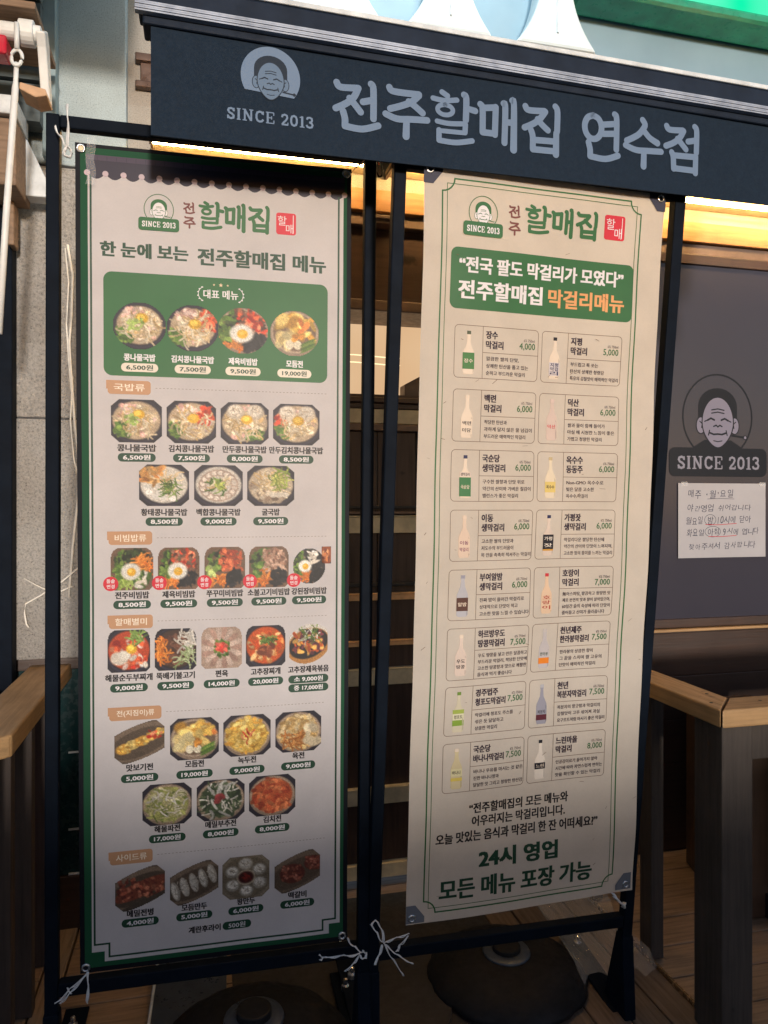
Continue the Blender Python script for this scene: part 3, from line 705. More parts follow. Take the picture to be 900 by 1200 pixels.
# ------------------------------------------------------------------ wooden rails
def rail_things():
    lr = empty("left_rail", (-.47, 2.1, 0), "left wooden deck rail with tan cap and dark vertical boards", "rail", "deck rails beside the banner stands")
    s = MB(); s.prism([(-.53, 1.70), (-.41, 1.78), (-.41, 2.635), (-.53, 2.635)], 'z', .80, .85); s.build("cap", M['rail_top'], lr, bevel=.005)
    s = MB(); s.prism([(-.533, 1.697), (-.411, 1.777), (-2.4, 1.777), (-2.4, 1.697)], 'z', .80, .85); s.build("cap", M['rail_top_x'], lr, bevel=.005)
    for y in (1.72, 1.92, 2.14, 2.365, 2.585):
        s = MB(); s.box(-.512, -.440, y - .02, y + .02, .001, .80); s.build("board", M['rail_dark'], lr, bevel=.003)
    for x in (-.70, -.92, -1.14, -1.36):
        s = MB(); s.box(x - .036, x + .036, 1.72, 1.76, .001, .80); s.build("board", M['rail_dark'], lr, bevel=.003)
    s = MB(); s.box(-.437, -.413, 2.575, 2.63, .001, .80); s.build("end_post", M['box_brown'], lr, bevel=.003)
    rr = empty("right_rail", (1.29, 1.8, 0), "right wooden deck rail with honey cap and thick charcoal corner post", "rail", "deck rails beside the banner stands")
    s = MB(); s.prism([(1.238, 1.575), (1.338, 1.675), (1.338, 2.54), (1.238, 2.54)], 'z', .805, .85); s.build("cap", M['rail_top'], rr, bevel=.004)
    s = MB(); s.prism([(1.2415, 1.572), (1.341, 1.672), (3.2, 1.672), (3.2, 1.572)], 'z', .805, .85); s.build("cap", M['rail_top_x'], rr, bevel=.004)
    s = MB(); s.box(1.255, 1.345, 1.59, 1.70, .001, .804); s.build("corner_post", M['grey_post'], rr, bevel=.004)
    s = MB()
    for x, y in ((1.262, 1.64), (1.31, 1.72), (1.262, 1.98), (1.312, 1.98), (1.262, 2.31), (1.312, 2.31)): s.lathe([(.0045, .0), (.0045, .0008), (.0, .0012)], (x, y, .8502), 10)
    for x in (1.40, 1.87, 2.37): s.lathe([(.0045, .0), (.0045, .0008), (.0, .0012)], (x, 1.63, .8502), 10)
    s.build("screw_heads", M['black'], rr)
    for y in (1.94, 2.28):
        s = MB(); s.box(1.288, 1.33, y, y + .06, .007, .804); s.build("post", M['grey_post'], rr, bevel=.003)
    for x in (1.85, 2.35, 2.85):
        s = MB(); s.box(x, x + .06, 1.60, 1.66, .001, .804); s.build("post", M['grey_post'], rr, bevel=.003)
    s = MB(); s.box(1.256, 3.2, 1.625, 1.65, .70, .80); s.build("apron", M['grey_post'], rr, bevel=.003)
    for t in (lr, rr):
        for o in t.children: o.matrix_parent_inverse = Matrix.Translation(-Vector(t.location))
rail_things()

# things half hidden behind the rails
cb = empty("brown_cabinet", (1.7, 2.35, 0), "plain brown wooden cabinet standing on the deck behind the right rail", "cabinet")
s = MB(); s.prism([(1.775, 2.45), (1.66, 2.06), (2.05, 2.06), (2.05, 2.45)], 'z', .004, .62); s.build("carcass", M['box_brown'], cb, bevel=.003)
s = MB(); s.prism([(1.779, 2.452), (1.664, 2.058), (1.672, 2.055), (1.787, 2.45)], 'z', .6205, .626); s.build("top_edge", M['cap'], cb)
s = MB(); s.tube([(1.712, 2.255, .55), (1.69, 2.24, .535), (1.68, 2.20, .53), (1.685, 2.16, .54)], .006, 8); s.build("handle", M['black'], cb, smooth=True)
for o in cb.children: o.matrix_parent_inverse = Matrix.Translation(-Vector(cb.location))
s = MB(); s.add([(1.60, 2.13, .004), (1.70, 2.04, .004), (1.74, 2.14, .004), (1.66, 2.10, .16), (1.72, 2.09, .14)], [(0, 1, 3), (1, 4, 3), (1, 2, 4), (0, 3, 2), (3, 4, 2), (0, 2, 1)])
tag(s.build("plastic_bag", M['pink'], bevel=.008), "small crumpled magenta plastic bag lying on the deck by the brown cabinet", "bag")
cr = empty("green_crate", (1.93, 1.98, 0), "olive green crate cut by the right picture edge beyond the corner post", "crate")
s = MB(); s.box(1.80, 2.1, 2.0, 2.35, .12, .56)
s.build("body", M['crate'], cr, bevel=.008)
s = MB()
for z in (.42, .28): s.box(1.797, 2.05, 1.995, 2.0005, z, z + .05)
for z in (.05, .09): s.box(1.79, 2.1, 1.99, 2.36, z - .045, z - .008)
s.build("dark_slot", M['black'], cr)
for o in cr.children: o.matrix_parent_inverse = Matrix.Translation(-Vector(cr.location))
s = MB(); s.lathe([(.0, 0), (.028, 0), (.03, .012), (.022, .026), (.0, .032)], (1.68, 1.78, .004), 20)
tag(s.build("red_lamp", M['redled'], smooth=True), "small glowing red lamp on the deck at the right picture edge", "lamp")
dr = empty("red_drum", (-.735, 2.3, 0), "red plastic drum with white marks showing behind the left rail", "drum")
s = MB(); s.lathe([(.0, 0), (.18, 0), (.185, .03), (.175, .25), (.185, .27), (.175, .30), (.18, .62), (.185, .75), (.17, .80), (.0, .81)], (0, 0, .002), 40); s.build("body", M['red'], dr, smooth=True)
s = MB(); s.lathe([(.06, .811), (.06, .835), (.0, .838)], (.02, -.02, 0), 20); s.build("lid", M['white'], dr, smooth=True)

# ------------------------------------------------------------------ banner stands
def frame_matrix(TL, ex, ey, drop):
    x = Vector(ex).normalized(); z = -(Vector(ey) - Vector(ey).dot(x) * x).normalized(); y = z.cross(x)
    o = Vector(TL) - z * drop
    return Matrix(((x[0], y[0], z[0], o[0]), (x[1], y[1], z[1], o[1]), (x[2], y[2], z[2], o[2]), (0, 0, 0, 1)))

def stand(TL, ex, ey, W, H, ext, label):
    """local x from the left post centre, z up from the ground end of the posts"""
    t = empty("banner_stand", label=label, cat="banner stand", group="black steel banner stands", matrix=frame_matrix(TL, ex, ey, H + ext))
    a = .014
    for x in (0, W):
        s = MB(); s.box(x - a, x + a, -a, a, .008, H + ext + a); p = s.build("post", M['steel'], t, bevel=.003)
        s = MB(); s.prism([(-.016, .22), (-.055, .008), (.055, .008), (.016, .22)], 'x', x - .0165, x + .0165) ; s.build("gusset", M['steel'], p, bevel=.003)
    for z, h, nm in ((H + ext, .014, "top_bar"), (ext, .016, "bottom_bar")):
        s = MB(); s.box(a + .0005, W - a - .0005, -a + .001, a - .001, z - h, z + h * .95); s.build(nm, M['steel'], t, bevel=.003)
    for x in (0, W):
        s = MB(); s.box(x - .03, x + .03, -.20, .32, .0, .008); f = s.build("foot_plate", M['steel'], t, bevel=.002)
        s = MB(); s.lathe([(.012, .0), (.012, .012), (.006, .016), (.006, .03), (.0, .032)], (x + .002, .24, .0082), 10); s.build("bolt", M['bolt'], f)
    return t
stand((-.317, 1.728 + .012, 1.36 + .832), (.705, -.010, -.004), (.007, .019, -1), .705, 1.9125, .272, "left black steel banner stand framing the food menu banner")
stand((.417, 1.554 + .012, 1.36 + .746), (.688, -.004, -.006), (.004, .109, -.994), .693, 1.858, .262, "right black steel banner stand leaning forward behind the drinks banner")

# ------------------------------------------------------------------ banners
def banner(TL, ex, ey, H, amp, ph, label, off):
    m = frame_matrix(Vector(TL) + Vector(ex).normalized() * .3 + Vector((0, off, 0)), ex, ey, H / 1000)
    t = empty("menu_banner", label=label, cat="banner", group="hanging menu banners", matrix=m)
    def mp(u, v, l):
        w = amp * (.9 * math.exp(-(u / 90) ** 2 - ((v - H) / 120) ** 2) - .8 * math.exp(-((u - 600) / 80) ** 2 - (v / 140) ** 2) + .30 * math.sin((u + v) / 38) * math.exp(-(u + v) / 260) + .30 * math.sin((600 - u + H - v) / 34) * math.exp(-(600 - u + H - v) / 240) + math.sin(2 * math.pi * (u / 560 + ph)) * math.sin(math.pi * v / H) + .5 * math.sin(2 * math.pi * (v / 830 + u / 2600 + ph)) + .25 * math.sin(2 * math.pi * (v / 310 + u / 700)))
        return ((u - 300) / 1000, w / 1000 - l * .00022, (H - v) / 1000)
    return t, mp

GREEN = lin((34, 92, 62)); DGREEN = lin((26, 66, 46)); WHITE = (0.78, 0.735, 0.74); NAVY = lin((16, 20, 30)); BROWN = lin((112, 52, 48)); TAN = lin((186, 140, 104)); RED = lin((206, 30, 52)); INK = lin((30, 26, 30)); GREEN2 = lin((38, 100, 52)); CREAM = (0.78, 0.72, 0.715)

def printed(t, name, mp, fn, parent=None, mat='ink'):
    ink = Ink(mp); fn(ink); return ink.build(name, M[mat], parent or t)

# ---- painted food photographs: colours laid on a fine grid of the print
N = 60
yy, xx = np.mgrid[-1:1:N * 1j, -1:1:N * 1j]
class Dish:
    def __init__(s, bg=(40, 36, 48)): s.a = np.ones((N, N, 3)) * np.array(bg) / 255.; s.m = np.ones((N, N), bool)
    def e(s, x, y, rx, ry, c, ang=0, soft=.15, jit=.10):
        ca, sa = math.cos(ang), math.sin(ang); X = (xx - x) * ca + (yy - y) * sa; Y = -(xx - x) * sa + (yy - y) * ca
        dd = np.sqrt((X / rx) ** 2 + (Y / ry) ** 2); k = np.clip((1 + soft - dd) / (2 * soft), 0, 1)[..., None]
        c = np.array(c) / 255. * (1 + rng.uniform(-jit, jit))
        s.a = s.a * (1 - k) + c * k; return s
    def blobs(s, n, box, size, cols, asp=(1, 2.2), inside=None):
        for _ in range(n):
            x = rng.uniform(box[0], box[1]); y = rng.uniform(box[2], box[3])
            if inside and (x * x / inside ** 2 + y * y / inside ** 2 > 1): continue
            r = size * rng.uniform(.6, 1.3); a = rng.uniform(*asp)
            s.e(x, y, r * a ** .5, r / a ** .5, cols[rng.integers(len(cols))], rng.uniform(0, 3.14), .25, .22)
        return s
    def strands(s, n, box, w, cols, inside=None, ln=.45):
        for _ in range(n):
            x = rng.uniform(box[0], box[1]); y = rng.uniform(box[2], box[3])
            if inside and (x * x + y * y > inside ** 2): continue
            c = np.array(cols[rng.integers(len(cols))]) * rng.uniform(.8, 1.1); t = rng.uniform(0, 6.28); k = rng.uniform(-2.5, 2.5)
            for _q in range(7):
                s.e(x, y, w * 1.6, w, c, t, .4, 0); x += ln / 7 * math.cos(t); y += ln / 7 * math.sin(t); t += k * ln / 7 * 2
        return s
    def speck(s, k=.10): s.a *= 1 + rng.normal(0, k, (N, N, 1)); return s
    def bowl(s, r=1.02,  rim=(48, 44, 62), inner=(190, 165, 135), cy=0.0):
        s.e(0, cy, r, r, (22, 20, 28), soft=.03, jit=0); s.e(0, cy, r * .97, r * .95, rim, soft=.03, jit=0); s.e(0, cy - .03, r * .90, r * .86, (30, 27, 36), soft=.03, jit=0); s.e(0, cy - .03, r * .85, r * .80, inner, soft=.05, jit=0); return s
    def steel(s): s.e(0, .02, 1.0, 1.0, (150, 128, 108), soft=.02, jit=0); s.e(0, -.03, .93, .88, (196, 172, 148), soft=.03, jit=0); s.e(0, -.04, .87, .82, (120, 96, 76), soft=.05, jit=0); return s
    def egg(s, x, y, r): s.e(x, y, r, r * .86, (236, 228, 214)); s.e(x - .03, y, r * .9, r * .75, (244, 238, 226)); s.e(x + .02, y + .02, r * .45, r * .42, (240, 178, 44)); s.e(x - .02, y - .03, r * .2, r * .18, (250, 205, 90)); return s
    def yolk(s, x, y, r): s.e(x, y, r, r * .9, (226, 172, 46)); s.e(x - .03, y - .04, r * .6, r * .5, (246, 206, 84)); return s
SPR = [(226, 204, 168), (214, 186, 140), (238, 222, 192), (200, 166, 112)]; GRN = [(92, 124, 48), (124, 150, 66), (70, 100, 40)]; KIM = [(206, 66, 36), (226, 96, 54), (182, 44, 28), (232, 140, 100)]; PNK = [(226, 176, 160), (236, 204, 190)]; DKG = [(40, 52, 30), (58, 74, 38), (30, 38, 26)]; CAR = [(228, 118, 34), (240, 146, 60)]; MEAT = [(120, 76, 58), (150, 104, 82), (96, 58, 44)]; WHT = [(232, 224, 212), (214, 202, 186)]; SEA = [(24, 24, 28), (40, 38, 42)]; JEON = [(226, 182, 84), (240, 206, 120), (206, 150, 60)]

def dish(kind, crop=''):
    D = Dish(); k0 = 1.0 if crop == 'round' else 1.12; kin = .78 if crop == 'round' else .86
    if kind in ('kong', 'kimchi', 'mandu', 'mandukimchi'):
        D.bowl(k0)
        D.blobs(60, (-.8, .8, -.75, .7), .12, SPR + PNK, inside=kin - .08)
        if 'kimchi' in kind: D.blobs(50, (.25, .85, -.8, .1) if kind == 'kimchi' else (-.85, -.4, -.5, .4), .10, KIM)
        D.blobs(40, (-.85, -.3, .1, .7) if kind != 'mandu' else (.1, .75, .35, .75), .09, GRN)
        D.blobs(20, (-.6, .1, -.75, -.35), .10, PNK)
        D.strands(60, (-.6, .6, -.5, .6), .032, SPR, kin - .12)
        if 'mandu' in kind:
            for x in (-.38, .45): D.e(x, -.55, .36, .36, (206, 190, 168)); D.e(x - .03, -.6, .28, .27, (228, 216, 198)); D.strands(8, (x - .2, x + .2, -.75, -.4), .02, [(190, 170, 146)], ln=.2)
        D.yolk(.08, -.18 if kind != 'kong' else -.32, .24)
        if kind == 'kong': D.blobs(25, (-.45, .1, -.3, .15), .07, [(150, 176, 84), (176, 194, 108)])
    elif kind == 'hwangtae':
        D.bowl(1.12, inner=(216, 206, 192)); D.blobs(22, (-.9, -.1, -.85, -.1), .15, [(206, 150, 84), (222, 176, 112), (184, 120, 62)], (1.5, 3)); D.strands(30, (-.2, .5, -.5, .3), .03, SPR)
        for x, y in ((-.6, .35), (-.35, .55), (-.05, .62), (-.7, .1), (-.2, .35), (.35, .65)): D.e(x, y, .15, .13, (236, 230, 220), .4, .1)
        D.strands(40, (.0, .5, -.1, .5), .025, GRN, ln=.3)
    elif kind == 'clam':
        D.bowl(1.12, inner=(206, 196, 184))
        for k in range(16):
            t = k * .39 + .2; x, y = .66 * math.cos(t), .62 * math.sin(t); D.e(x, y, .22, .17, (168, 146, 130), t + 1.5); D.e(x, y, .15, .10, (224, 210, 196), t + 1.5)
        D.strands(50, (-.35, .35, -.35, .3), .03, SPR + GRN, ln=.35); D.blobs(20, (-.2, .2, -.2, .15), .06, [(150, 170, 70), (190, 196, 96)])
    elif kind == 'oyster':
        D.bowl(1.12, inner=(196, 176, 150)); D.blobs(40, (-.85, .85, .0, .8), .13, [(176, 156, 134), (206, 190, 168), (140, 118, 98)], inside=.85); D.strands(70, (-.5, .5, -.6, .3), .03, SPR); D.strands(40, (.1, .8, -.85, .0), .03, [(150, 170, 70), (120, 140, 52), (190, 190, 96)], ln=.5)
        for x in (.35, .6, .1): D.e(x, .45, .16, .13, (220, 208, 190))
    elif kind in ('bibim', 'jeyuk', 'jjukkumi', 'bulgogi', 'gangdoen', 'jeyukbowl'):
        if kind == 'jeyukbowl': D.steel()
        elif kind == 'gangdoen': D.bowl(1.0, rim=(120, 112, 110), inner=(150, 130, 110))
        else: D.a[:] = np.array((140, 104, 84)) / 255; D.e(0, 0, 1.3, 1.2, (110, 84, 66), jit=0)
        c = {'bibim': DKG, 'jeyuk': KIM + MEAT, 'jeyukbowl': KIM + MEAT, 'jjukkumi': [(190, 84, 48), (214, 112, 70), (160, 60, 36)], 'bulgogi': [(170, 130, 108), (196, 160, 138), (140, 100, 80)], 'gangdoen': SEA}[kind]
        D.blobs(60, (-.85, .0, -.85, .1), .11, DKG + GRN, inside=.95); D.blobs(80, (-.25, .85, -.85, .15), .11, c, (1.2, 3), inside=.98)
        if kind == 'bibim': D.strands(60, (.2, .9, -.7, .1), .035, CAR, ln=.35)
        D.strands(50, (-.75, .1, .3, .8), .035, CAR if kind != 'bibim' else [(150, 178, 70), (176, 196, 100)], .98, .35)
        D.blobs(45, (.1, .85, .2, .85), .12, SEA if kind != 'bibim' else WHT + GRN, (1.5, 3.5), inside=.95)
        D.blobs(25, (-.9, -.45, -.1, .45), .10, [(140, 168, 80), (186, 200, 120)] if kind in ('jjukkumi',) else GRN, inside=.95)
        if kind in ('bibim', 'jeyuk', 'jeyukbowl', 'gangdoen'): D.egg(-.05 if kind != 'gangdoen' else -.25, .12 if kind != 'gangdoen' else .0, .46 if kind != 'gangdoen' else .40)
        if kind == 'gangdoen': D.blobs(16, (.0, .5, -.8, -.2), .12, WHT, (2, 4)); D.m = xx ** 2 + yy ** 2 < 1.0
    elif kind == 'sauce':
        D.bowl(1.5, inner=(150, 70, 30)); D.blobs(20, (-.6, .6, -.6, .6), .25, [(190, 110, 60), (140, 60, 30), (220, 160, 110)])
    elif kind == 'soondubu':
        D.bowl(1.15, inner=(190, 70, 36)); D.blobs(50, (-.8, .8, -.8, .8), .13, KIM + PNK, inside=.85); D.e(-.45, .35, .42, .32, (236, 222, 204)); D.e(-.2, .2, .3, .22, (242, 232, 216)); D.yolk(.12, -.1, .26); D.strands(30, (.05, .7, -.85, -.35), .035, [(150, 180, 90), (110, 140, 60)], ln=.3); D.blobs(14, (.1, .8, .2, .7), .12, KIM + WHT)
    elif kind == 'ttukbul':
        D.bowl(1.15, inner=(70, 48, 38)); D.blobs(70, (-.65, .5, -.6, .75), .13, MEAT + [(80, 50, 40)], (1.5, 3.5), inside=.85); D.strands(30, (-.85, -.55, -.3, .5), .04, CAR, ln=.5); D.strands(30, (.2, .9, -.8, -.1), .04, WHT, ln=.5); D.strands(30, (.2, .85, .1, .7), .03, [(150, 170, 110), (196, 206, 160)], ln=.5)
    elif kind == 'pyeonyuk':
        D.a[:] = np.array((176, 150, 132)) / 255
        for rr_ in (.82, .55):
            for k in range(18):
                t = k * .349; D.e(rr_ * math.cos(t), rr_ * math.sin(t), .22, .13, [(176, 140, 124), (206, 180, 164)][k % 2], t, .1)
        D.blobs(60, (-.42, .42, -.42, .42), .08, GRN, inside=.42); D.blobs(30, (-.24, .24, -.24, .24), .09, [(200, 60, 50), (226, 100, 80)], inside=.26)
    elif kind == 'gochujang':
        D.bowl(1.15, inner=(206, 84, 30)); D.blobs(60, (-.8, .8, -.75, .8), .14, [(214, 104, 40), (232, 150, 80), (190, 70, 26), (240, 190, 130)], inside=.85); D.strands(30, (-.1, .4, -.5, -.1), .03, GRN, ln=.25); D.blobs(12, (-.3, .5, .0, .5), .15, [(120, 60, 40), (150, 84, 54)])
    elif kind == 'stir':
        D.a[:] = np.array((214, 206, 196)) / 255; D.e(0, .1, 1.15, .85, (176, 120, 60), -.35, .04); D.e(0, .0, 1.05, .70, (34, 30, 32), -.35, .04); D.blobs(80, (-.75, .75, -.55, .5), .11, [(214, 130, 50), (190, 80, 36), (236, 176, 90), (110, 50, 60)], (1.2, 3)); D.strands(40, (-.3, .5, -.75, -.2), .025, WHT + GRN, ln=.4)
        D.m = ((xx * .94 - yy * .35) / 1.2) ** 2 + ((xx * .35 + yy * .94 - .0) / .95) ** 2 < 1.05
    elif kind in ('tasting', 'roll', 'dumpling', 'patty'):
        D.a[:] = np.array((100, 84, 70)) / 255; th = -.42
        D.e(0, .0, 1.4, .80, (128, 108, 90), th, .04); D.e(0, .05, 1.3, .62, (92, 76, 62), th, .05)
        if kind == 'tasting':
            for x, y, rr_ in ((-.62, .30, .34), (-.3, .12, .3), (.12, -.05, .32), (.5, -.25, .28), (.8, -.45, .22)): D.e(x, y, rr_, rr_ * .7, JEON[rng.integers(3)], th); D.blobs(14, (x - rr_ * .7, x + rr_ * .7, y - rr_ * .5, y + rr_ * .5), .07, JEON)
            D.blobs(10, (.35, .9, -.5, -.1), .08, KIM)
        if kind == 'roll':
            D.e(.05, .03, 1.2, .34, (150, 76, 56), th, .06); D.blobs(90, (-.9, .95, -.45, .5), .08, [(170, 90, 66), (120, 56, 44), (196, 120, 90)])
            D.a[(xx * math.sin(-th) + yy * math.cos(th)) > .55] = np.array((84, 72, 60)) / 255
        if kind == 'dumpling':
            for k in range(5): x = -.78 + k * .38; y = .33 - k * .17; D.e(x, y, .17, .46, (180, 168, 152), -.25, .06); D.e(x - .03, y, .11, .38, (226, 216, 200), -.25); D.strands(4, (x - .05, x + .05, y - .3, y + .2), .02, [(190, 178, 160)], ln=.25)
        if kind == 'patty':
            for x, y, rr_ in ((.72, -.35, .42), (-.22, .08, .55)): D.e(x, y, rr_, rr_ * .85, (96, 46, 36), 0, .06); D.blobs(70, (x - rr_ * .8, x + rr_ * .8, y - rr_ * .7, y + rr_ * .7), .06, [(150, 84, 66), (110, 52, 42), (176, 110, 90)])
        X = xx * math.cos(th) + yy * math.sin(th); Y = -xx * math.sin(th) + yy * math.cos(th); D.m = (np.abs(Y) < .80 - .10 * X ** 2)
    elif kind == 'modum':
        D.steel(); D.blobs(18, (-.6, .3, -.7, -.2), .22, JEON); D.blobs(14, (-.75, -.2, -.1, .5), .2, [(226, 206, 150), (206, 180, 120)]); D.blobs(12, (.2, .8, -.6, .2), .16, JEON + [(226, 130, 60)], (1.5, 3))
        for x in (-.2, .12): D.e(x, .5, .16, .2, (240, 226, 196), 0, .08)
        for k in range(4): D.e(.55, .35 + k * .1, .36, .06, GRN[k % 3], -.5, .15)
        D.blobs(8, (.0, .3, .05, .3), .10, [(226, 150, 60)])
    elif kind in ('nokdu', 'kimchijeon', 'pajeon', 'buchu', 'yukjeon'):
        D.steel()
        pal = {'nokdu': JEON, 'kimchijeon': [(196, 92, 54), (170, 66, 40), (214, 122, 76)], 'pajeon': [(160, 160, 90), (196, 186, 130), (120, 130, 66), (214, 206, 170)], 'buchu': [(70, 84, 56), (50, 62, 44), (96, 108, 76)], 'yukjeon': [(214, 180, 120), (196, 156, 96), (230, 204, 156)]}[kind]
        D.e(0, 0, .86, .84, pal[0], 0, .06, 0); D.blobs(150, (-.85, .85, -.85, .85), .11, pal, inside=.84)
        if kind == 'nokdu': D.strands(8, (-.2, .2, -.2, .2), .03, KIM, ln=.3)
        if kind in ('pajeon', 'buchu'): D.strands(60, (-.7, .7, -.7, .7), .03, pal + WHT, .8, .4)
        if kind == 'buchu':
            for _ in range(9): x, y = rng.uniform(-.6, .6, 2); D.strands(1, (x, x + .01, y, y + .01), .05, [(200, 196, 186)], ln=.5)
            D.blobs(6, (-.2, .1, -.2, .1), .12, [(150, 60, 60)])
        if kind == 'yukjeon': D.strands(60, (-.6, .3, .1, .75), .03, [(190, 120, 60), (214, 150, 84), (160, 96, 44)], ln=.35); D.blobs(10, (.3, .8, -.2, .6), .2, [(226, 206, 170)])
    elif kind == 'wang':
        D.a[:] = np.array((140, 126, 106)) / 255; D.e(0, 0, 1.05, 1.0, (120, 106, 86), soft=.05)
        for k in range(6): t = k * 1.047 + .5; x, y = .66 * math.cos(t), .64 * math.sin(t); D.e(x, y, .30, .28, (176, 166, 150)); D.e(x, y - .03, .22, .19, (222, 214, 200)); D.strands(5, (x - .12, x + .12, y - .12, y + .1), .02, [(176, 164, 146)], ln=.15)
        D.e(0, 0, .40, .36, (190, 176, 150), soft=.06); D.e(0, 0, .33, .29, (70, 24, 20)); D.blobs(16, (-.2, .2, -.2, .15), .06, [(150, 40, 30), (96, 30, 24)])
    D.speck(.09); return D

def food(t, mp, kind, u, v, w, h, crop):
    D = dish(kind, crop); M_ = D.m.copy()
    if crop == 'round': M_ &= xx ** 2 + yy ** 2 < 1.0
    elif crop == 'oct': M_ &= (np.abs(xx) + np.abs(yy) < 1.72)
    elif crop == 'arch': M_ &= ~((yy < -.6) & (np.abs(xx) > .70) & (((np.abs(xx) - .55) / .45) ** 2 + ((yy + .6) / .42) ** 2 > 1)) & (np.abs(xx) + np.abs(yy) < 1.85)
    ink = Ink(mp); ink.canvas(u - w / 2, u + w / 2, v - h / 2, v + h / 2, D.a * .93, M_, 4.5)
    return ink.build("food_photo", M['ink'], t)

def header(t, mp, cu, cv, s_=1.0, stamp_dx=0):
    """portrait emblem, shop name and red seal; positions relative to the emblem centre"""
    P = lambda du, dv: (cu + du * s_, cv + dv * s_)
    ink = Ink(mp); emblem(ink, cu, cv, 31 * s_, None, GREEN2, WHITE, 3, rw=.04); ink.rrect(*(cu + x * s_ for x in (-43, 43)), *(cv + x * s_ for x in (19, 47)), 6 * s_, GREEN2, 9)
    e = ink.build("portrait_emblem", M['ink'], t)
    ink = Ink(mp); ink.slab("SINCE 2013", cu - 36 * s_, cu + 36 * s_, cv + 27 * s_, cv + 39.5 * s_, WHITE, 10); ink.build("date_lettering", M['ink'], e)

ROWS = [
 ('round', 384, 453, 475, 114, 105, 78, True, [(131, 'kong', '콩나물국밥', 66, '6,500원'), (244, 'kimchi', '김치콩나물국밥', 92, '7,500원'), (354, 'jeyukbowl', '제육비빔밥', 64, '9,500원'), (470, 'modum', '모듬전', 38, '19,000원')]),
 ('oct', 592, 651, 672, 107, 94, 80, False, [(124, 'kong', '콩나물국밥', 82, '6,500원'), (241, 'kimchi', '김치콩나물국밥', 98, '7,500원'), (358, 'mandu', '만두콩나물국밥', 98, '8,000원'), (475, 'mandukimchi', '만두김치콩나물국밥', 124, '8,500원')]),
 ('oct', 733, 793, 814, 107, 92, 80, False, [(182, 'hwangtae', '황태콩나물국밥', 99, '8,500원'), (300, 'clam', '백합콩나물국밥', 97, '9,000원'), (417, 'oyster', '굴국밥', 40, '9,500원')]),
 ('arch', 919, 977, 998, 90, 94, 80, False, [(113, 'bibim', '전주비빔밥', 72, '8,500원'), (213, 'jeyuk', '제육비빔밥', 71, '9,500원'), (314, 'jjukkumi', '쭈꾸미비빔밥', 81, '9,500원'), (413, 'bulgogi', '소불고기비빔밥', 96, '9,500원'), (506, 'gangdoen', '강된장비빔밥', 82, '9,500원')]),
 ('arch', 1101, 1160, 1183, 90, 94, 80, False, [(106, 'soondubu', '해물순두부찌개', 100, '9,000원'), (206, 'ttukbul', '뚝배기불고기', 83, '9,500원'), (307, 'pyeonyuk', '편육', 28, '14,000원'), (406, 'gochujang', '고추장찌개', 67, '20,000원'), (505, 'stir', '고추장제육볶음', 95, ['소 9,000원', '중 17,000원'])]),
 ('oct', 1306, 1363, 1387, 107, 95, 80, False, [(128, 'tasting', '맛보기전', 57, '5,000원'), (247, 'modum', '모듬전', 41, '19,000원'), (364, 'nokdu', '녹두전', 41, '9,000원'), (482, 'yukjeon', '육전', 28, '9,000원')]),
 ('oct', 1452, 1508, 1530, 107, 95, 80, False, [(187, 'pajeon', '해물파전', 56, '17,000원'), (305, 'buchu', '메밀부추전', 69, '8,000원'), (422, 'kimchijeon', '김치전', 41, '8,000원')]),
 ('oct', 1639, 1695, 1716, 107, 99, 80, False, [(128, 'roll', '메밀전병', 57, '4,000원'), (246, 'dumpling', '모듬만두', 56, '5,000원'), (362, 'wang', '왕만두', 41, '6,000원'), (481, 'patty', '떡갈비', 43, '6,000원')]),
]
W1 = lin((224, 206, 186)); W2 = lin((212, 194, 180)); GB = lin((58, 116, 54)); BL = lin((40, 44, 84)); PKK = lin((200, 50, 60)); BK = lin((26, 24, 34)); YL = lin((214, 190, 90)); LG = lin((178, 176, 182)); DB = lin((84, 50, 40)); GRY = lin((150, 148, 160))
